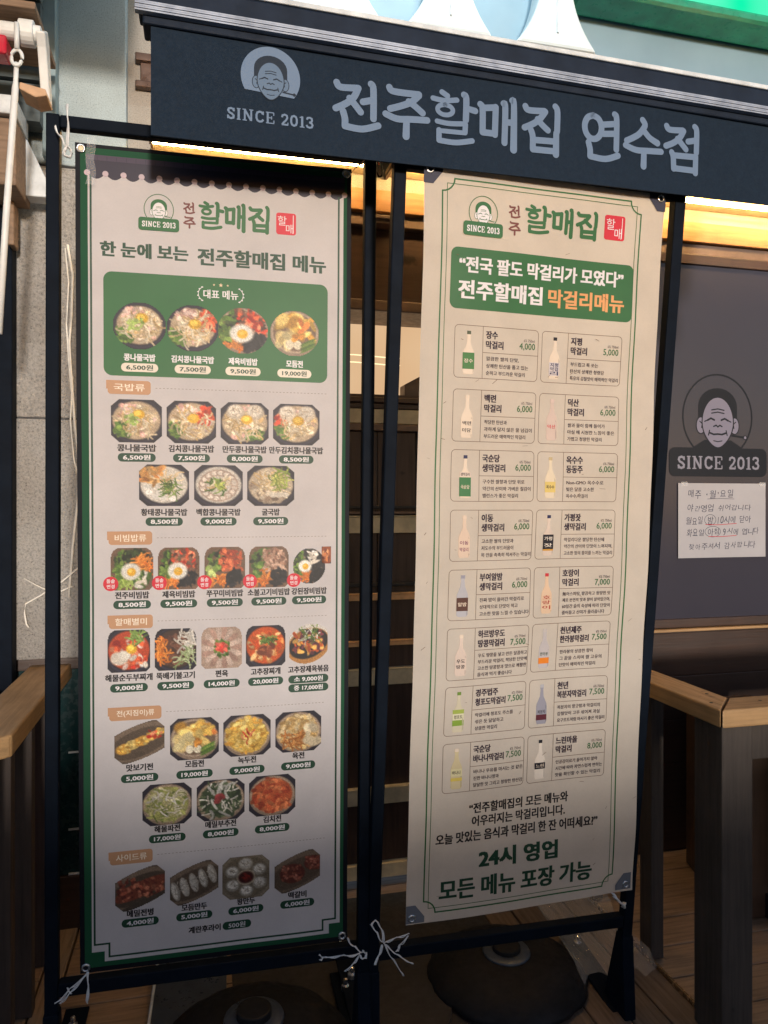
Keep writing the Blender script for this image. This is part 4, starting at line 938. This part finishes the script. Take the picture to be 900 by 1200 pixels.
CARDS = [
 ("장수", "막걸리", "4,000", ["깔끔한 쌀의 단맛,", "상쾌한 탄산을 품고 있는", "순하고 부드러운 막걸리"], ('tall', W1, lin((76, 84, 60)), [(.50, .88, GB, "장수", W1), (.53, .58, BL)])),
 ("지평", "막걸리", "5,000", ["부드럽고 톡 쏘는", "탄산의 상쾌한 청량감", "특유의 감칠맛이 매력적인 막걸리"], ('tall', W1, BK, [(.60, .92, lin((206, 196, 196)), "지평/막걸/리", BL)])),
 ("백련", "막걸리", "6,000", ["적당한 탄산과", "과하게 달지 않은 꿀 넘김이", "부드러운 매력적인 막걸리"], ('tall', lin((226, 208, 188)), W1, [(.56, .92, lin((226, 208, 188)), "백련/미담", BK)])),
 ("덕산", "막걸리", "6,000", ["쌀과 물이 함께 들어가", "마실 때 시원한 느낌이 좋은", "가볍고 청량한 막걸리"], ('round', lin((206, 184, 172)), lin((214, 190, 180)), [(.55, .78, lin((206, 184, 172)), "덕산", PKK)])),
 ("국순당", "생막걸리", "6,000", ["구수한 쌀향과 단맛 위로", "약간의 산미와 가벼운 질감이", "밸런스가 좋은 막걸리"], ('tall', W1, BL, [(.52, .97, lin((40, 112, 60)), "국순당", W1), (.40, .50, W2, "생막걸리", BK)])),
 ("옥수수", "동동주", "6,000", ["Non-GMO 옥수수로", "빚은 달콤 고소한", "옥수수 막걸리"], ('tall', lin((220, 204, 178)), lin((190, 170, 130)), [(.60, .86, lin((216, 190, 110)), "옥수수", BK)])),
 ("이동", "생막걸리", "6,000", ["고소한 쌀의 단맛과", "저도수의 부드러움이", "목 안을 촉촉히 적셔주는 막걸리"], ('tall', lin((214, 190, 170)), lin((218, 196, 176)), [(.55, .9, lin((214, 190, 170)), "이동/막걸리", lin((120, 50, 90)))])),
 ("가평잣", "생막걸리", "6,000", ["막걸리다운 쌀당한 탄산에", "약간의 산미와 단맛이 느껴지며,", "고소한 잣의 풍미를 느끼는 막걸리"], ('tall', W2, BL, [(.48, .84, BK, "가평/잣", lin((226, 214, 200))), (.84, .88, lin((206, 150, 60))), (.49, .54, PKK)])),
 ("부여알밤", "생막걸리", "6,000", ["진짜 밤이 들어간 막걸리로", "상대적으로 단맛이 적고", "고소한 맛을 느낄 수 있습니다"], ('round', LG, GRY, [(.54, .86, DB, "알밤", W1)])),
 ("호랑이", "막걸리", "7,000", ["無아스파탐, 깔끔하고 청량한 맛", "제로 본연의 맛과 향이 살아있으며,", "60일간 술의 숙성에 따라 단맛이", "줄어들고 산미가 올라옵니다"], ('tall', lin((222, 190, 160)), PKK, [(.52, .92, lin((222, 190, 160)), "호/랑/이", lin((170, 70, 60)))])),
 ("하르방우도", "땅콩막걸리", "7,500", ["우도 땅콩을 넣고 만든 달콤하고", "부드러운 막걸리, 적당한 단맛에", "고소한 땅콩향과 맛으로 쾌활한", "음식과 먹기 좋습니다"], ('tall', lin((216, 196, 182)), W1, [(.56, .86, lin((216, 196, 182)), "우도/땅콩", BK)])),
 ("천년제주", "한라봉막걸리", "7,500", ["한라봉의 상큼한 향이", "그 끝을 스치며 쌀 고유의", "단맛이 매력적인 막걸리"], ('round', lin((190, 182, 182)), lin((196, 186, 180)), [(.55, .72, lin((190, 182, 182)), "한라봉", lin((30, 70, 50))), (.73, .88, lin((228, 130, 40)))])),
 ("경주법주", "청포도막걸리", "7,500", ["막걸리에 청포도 주스를", "섞은 듯 달달하고", "상큼한 막걸리"], ('tall', lin((206, 196, 170)), lin((110, 140, 60)), [(.44, .54, lin((160, 176, 80))), (.54, .70, lin((220, 214, 180)), "청포도", BK), (.70, .84, lin((130, 160, 60)))])),
 ("천년", "복분자막걸리", "7,500", ["복분자의 향긋함과 막걸리의", "감칠맛이 고루 섞여져 과실", "요구르트처럼 마시기 좋은 막걸리"], ('tall', GRY, LG, [(.62, .76, GRY, "복분자", BK), (.76, .90, lin((90, 30, 44)))])),
 ("국순당", "바나나막걸리", "7,500", ["바나나 우유를 마시는 것 같은", "진한 바나나향과", "달달한 맛 그리고 청량한 탄산감"], ('round', lin((206, 190, 150)), W1, [(.50, .68, lin((214, 204, 160)), "바나나", BK), (.72, .80, YL)])),
 ("느린마을", "막걸리", "8,000", ["인공감미료가 들어가지 않아", "시간에 따라 자연스럽게 변하는", "맛을 확인할 수 있는 막걸리"], ('tall', lin((226, 214, 200)), BK, [(.58, .74, BK, "느린", W1)])),
]
SECTIONS = (("국밥류", 154, 519), ("비빔밥류", 156, 850), ("할매별미", 157, 1036), ("전(지짐이)류", 175, 1241), ("사이드류", 155, 1566))
CLOSING = ("“전주할매집의 모든 메뉴와", "어우러지는 막걸리입니다.", "오늘 맛있는 음식과 막걸리 한 잔 어떠세요?”", "24시 영업", "모든 메뉴 포장 가능")
HEADS = ("한 눈에 보는", "전주할매집 메뉴", "대표 메뉴", "할", "매", "돌솥", "변경", "계란후라이", "500원", "“전국 팔도 막걸리가 모였다”", "전주할매집", "막걸리메뉴", "6% 750ml")
NOTE = ("매주 ‘월’요일", "야간영업 쉬어갑니다", "월요일 밤 10시에 닫아", "화요일 아침 9시에 엽니다", "찾아주셔서 감사합니다")
def words(x):
    if isinstance(x, str): return x
    return ''.join(words(y) for y in x) if isinstance(x, (list, tuple)) else ''
load_glyphs(sorted(set(words([[r[8] for r in ROWS], CARDS, SECTIONS, CLOSING, HEADS, NOTE])) - {' ', '/'}))

# =============== left banner: the food menu
lb, mp = banner((-.267, 1.699, 2.133), (.6, -.011, 0), (.007, .033, -.999), 1819, 2.8, .15, "white food menu banner with green border, tiled roof print and rows of dishes", -.006)
def f(i):
    i.rect(0, 600, 0, 1819, NAVY, 0, 24, 72)
lf = printed(lb, "cloth", mp, f, mat='fabric')
def f(i):
    i.rect(10, 590, 8, 1808, GREEN, 1, 24, 72)
    for a, b_, c, d_ in ((25, 581, 60, 1762), (31, 583 - 14, 1762, 1776)): pass
    i.rect(25, 582, 50, 1774, CREAM, 2, 24, 70); i.rect(52, 556, 1774, 1797, CREAM, 2, 20, 2); i.rect(38, 570, 1774, 1785, CREAM, 2, 20, 2) if False else None
printed(lb, "green_border", mp, f, mat='fabric')
def f(i):
    i.line([(31, 66), (31, 1756), (43, 1756), (43, 1767), (62, 1767), (62, 1788), (545, 1788), (545, 1766), (569, 1766), (569, 66)][0:1] + [(31, y) for y in range(150, 1750, 90)] + [(31, 1757), (62, 1757), (62, 1787), (300, 1787), (541, 1787), (541, 1763), (571, 1763)] + [(571, y) for y in range(1700, 100, -90)] + [(571, 66)], 4.2, DGREEN, 3.2)
printed(lb, "border_line", mp, f)
def f(i):
    n = 16
    top = [(22 + 562 * k / 40, 24) for k in range(41)]
    bot = []
    for k in range(n - 1):
        for q in range(8):
            tq = q / 8; bot.append((24 + (k + tq) * 560 / (n - 1), 62 + 11 * math.sin(math.pi * tq)))
    bot.append((584, 62)); bot = [(22, 62)] + bot
    RF = lin((44, 38, 56)); RF2 = lin((66, 54, 74))
    for a, b_ in zip(range(0, len(bot) - 1), range(1, len(bot))):
        i.poly([(bot[a][0], 24), (bot[b_][0], 24), bot[b_], bot[a]], RF, 3)
    i.rect(22, 584, 22, 34, RF2, 3.4, 20, 1)
    for k in range(28): i.rect(24 + k * 20, 25 + k * 20, 24, 33, RF, 3.8)
    i.line([(22, 34), (584, 34)], 1.2, RF, 3.9)
    for k in range(n): i.ell(24 + k * 560 / (n - 1), 61, 6.3, 6.3, lin((196, 176, 182)), 4.2, n=18)
printed(lb, "tiled_roof_print", mp, f)
header(lb, mp, 172, 128, 1.0)
printed(lb, "shop_name", mp, lambda i: (i.brush("전", 224, 249, 107, 133, BROWN, 3, w=14), i.brush("주", 224, 250, 138, 164, BROWN, 3, w=14), i.brush("할매집", 257, 418, 104, 162, GREEN2, 3, w=14.5)))
def seal(i, cu, cv, w, h):
    i.rrect(cu - w / 2, cu + w / 2, cv - h / 2, cv + h / 2, 6, RED, 3)
    i.text("할", cu - w * .2, cv - h * .14, h * .44, WHITE, 4, bold=-.004); i.text("매", cu + w * .18, cv + h * .22, h * .42, WHITE, 4, bold=-.004)
    i.line([(cu + w * .36, cv - h * .42), (cu + w * .36, cv + h * .40)], 1.6, WHITE, 4.2)
printed(lb, "red_seal", mp, lambda i: seal(i, 450, 137, 45, 49))
printed(lb, "heading", mp, lambda i: i.text("한 눈에 보는", 142, 221, 33, DGREEN, 3, w=184, bold=.05))
printed(lb, "heading", mp, lambda i: i.text("전주할매집 메뉴", 398, 224, 39, DGREEN, 3, w=286, bold=.044))
# top panel
pn = printed(lb, "green_panel", mp, lambda i: i.rrect(56, 546, 269, 494, 18, GREEN2, 3, 10))
def f(i):
    i.text("대표 메뉴", 305, 306, 20, WHITE, 4, w=76, bold=.024)
    for x, r_ in ((290, 3), (305, 5), (320, 3)):
        i.poly([(x + (r_ if k % 2 == 0 else r_ * .42) * math.sin(k * math.pi / 5), 285 - (r_ if k % 2 == 0 else r_ * .42) * math.cos(k * math.pi / 5)) for k in range(10)], lin((220, 196, 160)), 4)
    for sx in (-1, 1):
        i.ring(305 + sx * 36, 306, 13, 15, 1.2, WHITE, 4, *((100, 260) if sx < 0 else (-80, 80)), 14)
        for k in range(6): t_ = R(110 + k * 28); i.ell(305 + sx * (36 - 14 * math.cos(t_)) if sx > 0 else 305 - 36 + 14 * math.cos(t_), 306 + 16 * math.sin(t_), 2.2, 1.3, WHITE, 4.2, n=8)
printed(lb, "panel_lettering", mp, f, pn)

def entry(name, u, vn, nw, price, vp, pw, light=False, h=15):
    c = WHITE if light else INK
    printed(lb, "dish_name", mp, lambda i: i.text(name, u, vn, h + 1, c, 4, w=nw, bold=.05))
    for k, p in enumerate(price if isinstance(price, list) else [price]):
        v = vp + 20.5 * k
        o = printed(lb, "price_tag", mp, lambda i: i.rrect(u - pw / 2, u + pw / 2, v - 9.4, v + 9.4, 9.2, lin((226, 214, 196)) if light else DGREEN, 3.6, 2))
        printed(lb, "price_lettering", mp, lambda i: i.text(p, u, v, 12.5, DGREEN if light else WHITE, 4.6, w=pw * .72, bold=.03), o)

for crop, v, vn, vp, w, h, pw, light, items in ROWS:
    for u, kind, name, nw, price in items:
        ww = 77 if kind == 'gangdoen' else w; hh = 84 if kind == 'gangdoen' else h
        food(lb, mp, kind, u, v, ww, hh, crop); entry(name, u, vn, nw, price, vp, pw if not isinstance(price, list) else 94, light)
food(lb, mp, 'sauce', 546, 894, 22, 40, 'none')
for u in (68, 171, 269, 370, 470):
    o = printed(lb, "red_badge", mp, lambda i: i.ell(u, 951, 16, 16, RED, 5))
    printed(lb, "badge_lettering", mp, lambda i: (i.text("돌솥", u, 945, 9, WHITE, 6, bold=.02), i.text("변경", u, 957, 9, WHITE, 6, bold=.02)), o)
entry("계란후라이", 270, 1749, 71, "500원", 1749, 62) if False else None
printed(lb, "dish_name", mp, lambda i: i.text("계란후라이", 269, 1749, 16, INK, 4, w=71, bold=.05))
o = printed(lb, "price_tag", mp, lambda i: i.rrect(309, 374, 1739.5, 1758.5, 9.2, DGREEN, 3.6, 2))
printed(lb, "price_lettering", mp, lambda i: i.text("500원", 341.5, 1749, 12.5, WHITE, 4.6, w=38, bold=.012), o)
for txt, u1, v in SECTIONS:
    def f(i):
        i.rrect(64, u1, v - 15, v + 15, 7, TAN, 3.6, 2); i.rect(61, 80, v - 15, v + 4, TAN, 3.7); i.rect(u1 - 14, u1, v - 4, v + 15, TAN, 3.7) if False else None
    o = printed(lb, "section_tab", mp, f)
    printed(lb, "tab_lettering", mp, lambda i: i.text(txt, (64 + u1) / 2, v, 16, lin((238, 224, 204)), 4.6, w=(u1 - 64) * .72, bold=.014), o)
    def f(i):
        u = u1 + 10
        while u < 545: i.rect(u, u + 4.2, v - .5, v + .5, lin((150, 130, 120)), 3.2); u += 8
    printed(lb, "dashed_line", mp, f)

def grommet(t, mp, u, v, corner=None):
    p = Vector(mp(u, v, 1)); s = MB()
    s.tube([(p.x + .0075 * math.cos(a), p.y - .001, p.z + .0075 * math.sin(a)) for a in np.linspace(0, 2 * math.pi, 17)[:-1]], .0028, 6, closed=True)
    o = s.build("grommet", M['bolt'], t, smooth=True)
    if corner:
        sx, sy = corner
        printed(t, "corner_patch", mp, lambda i: i.poly([(u - sx * 14, v - sy * 12), (u + sx * 30, v - sy * 12), (u + sx * 30, v + sy * 2), (u + sx * 8, v + sy * 30), (u - sx * 14, v + sy * 30)], lin((58, 58, 74)) if v < 100 else lin((104, 106, 112)), 6), mat='decal')
        printed(t, "eyelet_hole", mp, lambda i: i.ell(u, v, 6, 6, NAVY, 7), mat='decal')
    else: printed(t, "eyelet_hole", mp, lambda i: i.ell(u, v, 6, 6, lin((226, 206, 170)) if v < 100 else NAVY, 7), mat='decal')
for u, v in ((12, 12), (588, 12), (12, 1806), (588, 1806)): grommet(lb, mp, u, v)

# =============== right banner: the drinks menu
rb, mq = banner((.465, 1.538, 2.095), (.6, .024, -.002), (-.015, .067, -.998), 1715, 5.5, .55, "cream drinks menu banner with thin green double frame and sixteen bottle boxes", -.006)
KR = (0.68, 0.615, 0.54)
def f(i):
    i.rect(0, 600, 0, 1715, KR, 0, 24, 70)
    for _ in range(46):
        u, v = rng.uniform(10, 590), rng.uniform(120, 1690); L_ = rng.uniform(4, 16); t_ = rng.uniform(-1.2, .6)
        i.line([(u, v), (u + L_ * math.cos(t_), v + L_ * math.sin(t_))], rng.uniform(.5, 1.1), lin((120, 92, 76)), 6)
printed(rb, "cloth", mq, f, mat='fabric')
def subdiv(a, b_, n): return [(a[0] + (b_[0] - a[0]) * k / n, a[1] + (b_[1] - a[1]) * k / n) for k in range(n)]
def f(i):
    u0, u1, v0, v1, r = 42, 539, 24, 1692, 28
    def cc(cu, cv, b0): return [(cu + r * math.cos(R(b0 - 90 * k / 6)), cv + r * math.sin(R(b0 - 90 * k / 6))) for k in range(7)]
    a = cc(u1, v0, 180)[::1]; b_ = cc(u1, v1, 270); c = cc(u0, v1, 0); d_ = cc(u0, v0, 90)
    p = d_[:] + subdiv(d_[-1], a[0], 12)[1:] + a + subdiv(a[-1], b_[0], 40)[1:] + b_ + subdiv(b_[-1], c[0], 12)[1:] + c + subdiv(c[-1], d_[0], 40)[1:]
    i.line(p + [p[0]], 3.4, GREEN2, 2)
    q = [(53, 35), (528, 35), (528, 1681), (53, 1681)]; p = []
    for k in range(4): p += subdiv(q[k], q[(k + 1) % 4], 40 if k % 2 else 12)
    i.line(p + [p[0]], 1.5, GREEN2, 3)
printed(rb, "double_frame", mq, f)
header(rb, mq, 138, 91, 1.1)
printed(rb, "shop_name", mq, lambda i: (i.brush("전", 200, 228, 66, 95, BROWN, 3, w=14), i.brush("주", 200, 229, 102, 132, BROWN, 3, w=14), i.brush("할매집", 240, 432, 62, 122, GREEN2, 3, w=14.5)))
printed(rb, "red_seal", mq, lambda i: seal(i, 471, 89, 54, 56))
pn = printed(rb, "green_panel", mq, lambda i: i.rrect(64, 529, 170, 303, 16, GREEN2, 2, 8))
printed(rb, "panel_lettering", mq, lambda i: (i.text("“전국 팔도 막걸리가 모였다”", 293, 206, 36, WHITE, 3, w=418, bold=.045), i.text("전주할매집", 188, 260, 42, WHITE, 3, w=208, bold=.042), i.text("막걸리메뉴", 407, 262, 42, lin((228, 160, 100)), 3, w=198, bold=.042)), pn)

BOT = {  # silhouette half widths along the height, bottle colour, label, cap
 'tall': [(0, .0), (0, .32), (.10, .32), (.12, .26), (.30, .34), (.48, .92), (.55, 1), (.93, 1), (1, .8)],
 'round': [(0, .0), (0, .40), (.09, .40), (.12, .30), (.28, .42), (.46, .96), (.60, 1), (.80, .94), (.95, 1), (1, .7)],
}
def bottle(i, u, v, sil, body, cap, labels, w=14, h=96):
    prof = BOT[sil]; top = v - h / 2
    L = [(u - w * x, top + h * y_) for y_, x in prof]; Rr_ = [(u + w * x, top + h * y_) for y_, x in reversed(prof)]
    i.raw(L + Rr_, [(k_, k_ + 1, len(L) * 2 - 2 - k_, len(L) * 2 - 1 - k_) for k_ in range(len(L) - 1)], body, 3)
    i.poly([(u - w * .34, top), (u + w * .34, top), (u + w * .34, top + h * .08), (u - w * .34, top + h * .08)], cap, 3.6)
    dk = tuple(x * .78 for x in body)
    i.poly([(u + w * .72, top + h * .5), (u + w * .98, top + h * .56), (u + w * .98, top + h * .93), (u + w * .74, top + h * .98)], dk, 3.5)
    for q in labels:
        y0, y1, c = q[:3]
        i.rect(u - w, u + w, top + h * y0, top + h * y1, c, 4)
        if len(q) > 3:
            txt, tc = q[3], q[4]; lines = txt.split('/')
            for k, tt in enumerate(lines): i.text(tt, u, top + h * (y0 + (y1 - y0) * (k + .6) / (len(lines) + .2)), min(9, h * (y1 - y0) / (len(lines) + .4)), tc, 5, w=w * 1.5, bold=.02)
TOPS = [338, 480, 615, 751, 887, 1022, 1158, 1293]
DARKB = lin((44, 28, 48)); OL = lin((120, 100, 86))
for k, (a, b_, price, desc, bt) in enumerate(CARDS):
    u0 = 79 if k % 2 == 0 else 296; u1 = 286 if k % 2 == 0 else 506; v0 = TOPS[k // 2]; v1 = v0 + (116 if len(desc) < 4 else 120)
    um = u0 + 68; vm = v0 + (58 if len(desc) < 4 else 52)
    card = printed(rb, "drink_card", mq, lambda i: (i.rbox(u0, u1, v0, v1, 9, 1.3, OL, 2), i.line([(um, v0), (um, v1)], 1.2, OL, 2.5), i.line([(um, vm), (u1, vm)], 1.2, OL, 2.5)))
    printed(rb, "bottle_print", mq, lambda i: bottle(i, u0 + 34, (v0 + v1) / 2 + 2, *bt), card)
    long_ = max(len(a), len(b_))
    tw = 21 if long_ < 5 else 19.2
    def f(i):
        vo = v0 + (18 if len(desc) < 4 else 15); 
        for q, nm_ in enumerate((a, b_)): i.text(nm_, um + 8, vo + 22 * q, 18, DARKB, 3, w=(14.4 if len(nm_) < 5 else 13.6 if len(nm_) < 6 else 13) * len(nm_), bold=.05, align='l')
    printed(rb, "drink_name", mq, f, card)
    printed(rb, "price_lettering", mq, lambda i: (i.text(price, u1 - 8, v0 + 39, 17, GREEN2, 3, w=40, bold=.012, align='r'), i.text("6% 750ml", u1 - 9, v0 + 25, 6.5, DARKB, 3, w=28, bold=.006, align='r')), card)
    def f(i):
        st = 16 if len(desc) < 4 else 15
        for q, ln_ in enumerate(desc): i.text(ln_, um + 9, vm + 13 + q * st, 9.6, DARKB, 3, w=min(128, 8.6 * len(ln_) * .95), bold=.022, align='l')
    printed(rb, "description", mq, f, card)
printed(rb, "closing_lettering", mq, lambda i: (i.text("“전주할매집의 모든 메뉴와", 279, 1452, 26, INK, 3, w=262, bold=.04), i.text("어우러지는 막걸리입니다.", 279, 1484, 26, INK, 3, w=246, bold=.04), i.text("오늘 맛있는 음식과 막걸리 한 잔 어떠세요?”", 279, 1519, 27, INK, 3, w=424, bold=.04)))
printed(rb, "opening_hours", mq, lambda i: (i.text("24시 영업", 280, 1578, 46, DGREEN, 3, w=206, bold=.05), i.text("모든 메뉴 포장 가능", 279, 1643, 50, DGREEN, 3, w=400, bold=.042)))
for u, v, c in ((12, 10, (1, 1)), (588, 10, (-1, 1)), (14, 1700, (1, -1)), (580, 1697, (-1, -1))): grommet(rb, mq, u, v, c)

# ------------------------------------------------------------------ strings and ties
def curl(pts, j):
    """soft path through the points with a little sag and wobble"""
    P = [Vector(p) for p in pts]; out = []
    ph = rng.uniform(0, 6)
    for i in range(len(P) - 1):
        p0 = P[max(0, i - 1)]; p1, p2 = P[i], P[i + 1]; p3 = P[min(len(P) - 1, i + 2)]
        for t in np.linspace(0, 1, 8)[:7]:
            t = float(t); q = 0.5 * (2 * p1 + (p2 - p0) * t + (2 * p0 - 5 * p1 + 4 * p2 - p3) * t * t + (3 * p1 - p0 - 3 * p2 + p3) * t ** 3)
            g = (i + t); q += Vector((j * math.sin(g * 4.1 + ph), j * math.sin(g * 3.3 + 2 * ph), -j * 1.6 * math.sin(math.pi * t) + j * .6 * math.sin(g * 5.7 + ph)))
            out.append(q)
    return out + [P[-1]]
def ties(label, tubes, r=.0028, name="string_tie", mat='string', j=.0012):
    s = MB()
    for p in tubes:
        c = curl(p, j); s.tube(c, [r * .9 * (.8 + .35 * abs(math.sin(k * .5))) for k in range(len(c))], 6, flat=.3)
        if mat == 'string': s.tube([q + Vector((.0015, -.002, .0022 * math.sin(k * 1.1))) for k, q in enumerate(c)], r * .55, 5, flat=.4)
    return tag(s.build(name, M[mat], smooth=True), label, "string", "plastic strings tying the banners")
ties("white string tie with a pointed tail at the food banner's lower left corner", [[(-.247, 1.733, .331), (-.281, 1.720, .307), (-.311, 1.715, .284)], [(-.25, 1.733, .325), (-.283, 1.718, .30), (-.300, 1.714, .282)], [(-.285, 1.716, .313), (-.278, 1.714, .300)], [(-.246, 1.73, .333), (-.246, 1.727, .30), (-.247, 1.728, .265)]], .0034)
ties("white string knot with frayed tails at the food banner's lower right corner", [[(.333, 1.74, .322), (.35, 1.725, .305), (.366, 1.72, .294)], [(.366, 1.715, .302), (.374, 1.712, .295), (.366, 1.71, .286), (.358, 1.714, .294)], [(.362, 1.715, .296), (.32, 1.712, .298), (.271, 1.715, .299)], [(.36, 1.715, .292), (.34, 1.712, .275), (.324, 1.714, .258)], [(.273, 1.715, .299), (.262, 1.715, .306)], [(.273, 1.715, .299), (.264, 1.715, .293)]], .0036)
ties("white string knot with two long tails at the drinks banner's lower left corner", [[(.460, 1.64, .372), (.43, 1.65, .36), (.402, 1.655, .348)], [(.40, 1.655, .35), (.388, 1.655, .372), (.376, 1.66, .39), (.384, 1.66, .40), (.398, 1.657, .382), (.402, 1.655, .35)], [(.402, 1.653, .348), (.425, 1.648, .31), (.447, 1.645, .272)], [(.404, 1.652, .346), (.437, 1.648, .32), (.470, 1.645, .296)], [(.456, 1.642, .365), (.44, 1.65, .34), (.431, 1.65, .328)], [(.40, 1.655, .346), (.39, 1.655, .32), (.383, 1.657, .30)]], .0036)
ties("short twisted white string at the drinks banner's lower right corner", [[(.992, 1.66, .386), (1.02, 1.665, .355), (1.05, 1.70, .335)], [(.995, 1.658, .38), (1.03, 1.67, .345), (1.046, 1.70, .325)]], .0055)
ties("clear zip tie standing over the left stand's top corner", [[(-.283, 1.70, 2.215), (-.282, 1.695, 2.17), (-.281, 1.695, 2.12)], [(-.281, 1.69, 2.12), (-.289, 1.69, 2.108), (-.281, 1.69, 2.098), (-.272, 1.69, 2.108), (-.280, 1.69, 2.119)], [(-.308, 1.70, 2.165), (-.295, 1.695, 2.14), (-.284, 1.69, 2.118)]], .004)
ties("tan strap pulling the food banner's upper right corner to the awning", [[(.318, 1.69, 2.118), (.345, 1.705, 2.145), (.372, 1.715, 2.18)]], .005, mat='clay')
s = MB(); vs = []
for i in range(9):
    for j in range(4): vs.append((-.243 + j * .006 + .002 * math.sin(i * 1.3), 1.684 + .003 * math.sin(i * 2 + j), 2.145 - i * .013))
s.add(vs, [(i * 4 + j, i * 4 + j + 1, i * 4 + j + 5, i * 4 + j + 4) for i in range(8) for j in range(3)])
tag(s.build("clear_tape", M['clear']), "strip of clear tape wrapped over the food banner's upper left corner", "tape")

# paper note on the window
note = empty("paper_note", (2.01, 2.545, 1.145), "white handwritten paper note taped to the window below the emblem", "note")
nm = lambda u, v, l: (u / 1000 - .2015, -.0008 - l * .0002 + .004 * math.sin(u / 130) * (v / 295), .295 - v / 1000)
ink = Ink(nm); ink.rect(0, 403, 0, 295, lin((166, 164, 168)), 0, 12, 8); ink.build("sheet", M['paper'], note)
PEN = lin((52, 54, 74))
for t_, u, v, w, h in zip(NOTE, (146, 185, 182, 204, 200), (42, 96, 146, 192, 248), (214, 296, 304, 338, 310), (34, 28, 30, 30, 28)):
    ink = Ink(nm); wid = [.55 if c in " ‘’0123456789" else 1 for c in t_]; x = u - w / 2
    for c, q in zip(t_, wid):
        cw = w * q / sum(wid)
        if c != ' ': ink.text(c, x + cw / 2 + rng.uniform(-1.5, 1.5), v + rng.uniform(-3, 3) - (x - u) * .012, h * rng.uniform(.72, 1.05) * (.3 if c in "‘’" else 1), PEN, 1, w=cw * rng.uniform(.72, .95) * (.4 if c in "‘’" else .16 if c == '1' else 1), bold=-.01, slant=rng.uniform(0, 6))
        x += cw
    if v == 146: ink.ring(146, 145, 26, 21, 1.8, PEN, 2)
    if v == 192: ink.ring(158, 192, 36, 21, 1.8, PEN, 2)
    ink.build("handwritten_line", M['paper'], note)
ink = Ink(nm)
ink.line([(124, 163), (180, 165), (268, 160)], 2.4, lin((176, 50, 60)), 3); ink.line([(138, 211), (200, 212), (268, 208)], 2.4, lin((176, 50, 60)), 3); ink.line([(132, 62), (190, 60), (256, 62)], 1.6, PEN, 3)
ink.build("red_underline", M['paper'], note)
s = MB()
for x in (-.19, .17): s.box(x, x + .03, -.0035, -.002, .285, .30)
s.build("tape_corner", M['clear'], note)

# ------------------------------------------------------------------ weights and plates on the deck
def ballast(x, y, label, sc=1.0, sz=.36):
    t = empty("ballast_tank", (x, y, .002), label, "ballast tank", "water filled stand weights")
    t.scale = (sc, sc, sz)
    s = MB(); s.lathe([(0, 0), (.25, 0), (.26, .02), (.255, .05), (.23, .10), (.19, .15), (.13, .185), (.075, .195), (.0, .195)], (0, 0, 0), 48); s.v = [(p[0] * k_, p[1] * k_, p[2]) for p in s.v for k_ in [1 - .022 * max(0, math.cos(12 * math.atan2(p[1], p[0]))) ** 3 * (p[2] < .18)]]; s.build("tank", M['rubber'], t, smooth=True)
    s = MB(); s.lathe([(.075, .19), (.078, .20), (.075, .215), (.05, .218)], (0, 0, 0), 32); s.build("collar", M['plate'], t, smooth=True)
    s = MB(); s.lathe([(.045, .215), (.045, .25), (.04, .255), (.0, .255)], (0, 0, 0), 24); s.build("filler_cap", M['rubber'], t, bevel=.003)
ballast(.845, 1.98, "black dome ballast tank on the deck behind the drinks banner's lower edge", .88)
ballast(.12, 1.83, "black dome ballast tank on the deck below the food banner", .95, .50)
s = MB(); s.prism([(-.15, 1.5), (.04, 1.5), (.07, 2.3), (-.13, 2.3)], 'z', .002, .012)
sp = tag(s.build("steel_plate", M['plate'], bevel=.002), "blue grey steel plate lying on the boards below the food banner", "plate")
s = MB(); s.prism([(.46, 1.6), (.63, 1.84), (.76, 2.15), (.60, 2.40), (.40, 2.40)], 'z', .002, .012)
rp = tag(s.build("rubber_plate", M['darkplate'], bevel=.002), "dark angular rubber plate lying below the drinks banner", "plate")
s = MB(); s.tube([(.46, 1.6, .0135), (.435, 1.84, .0135), (.40, 2.40, .0135)], .004, 6); s.build("metal_edge", M['cap'], rp)
s = MB(); s.tube([(-.15, 1.5, .0135), (-.13, 2.3, .0135)], .004, 6); s.build("metal_edge", M['cap'], sp)
s = MB(); s.box(-.03, .62, 1.46, 2.5, .0005, .0018) if False else s.box(.08, .9, 1.46, 2.5, .0006, .0018)
tag(s.build("door_mat", M['darkplate']), "wide dark mat covering the boards in front of the entrance", "mat")
s = MB(); vs = []
for i in range(10):
    for j in range(7): vs.append((1.02 + i * .025 + .01 * math.sin(j * 1.7), 1.86 + .05 * j + .012 * math.sin(i * 1.9 + j), .01 + .05 * abs(math.sin(i * .8 + j * .6)) + .012 * j))
s.add(vs, [(i * 7 + j, i * 7 + j + 1, (i + 1) * 7 + j + 1, (i + 1) * 7 + j) for i in range(9) for j in range(6)])
tag(s.build("plastic_sheet", M['clear'], smooth=True), "crumpled clear plastic sheet on the boards beside the right stand's foot", "plastic sheet")
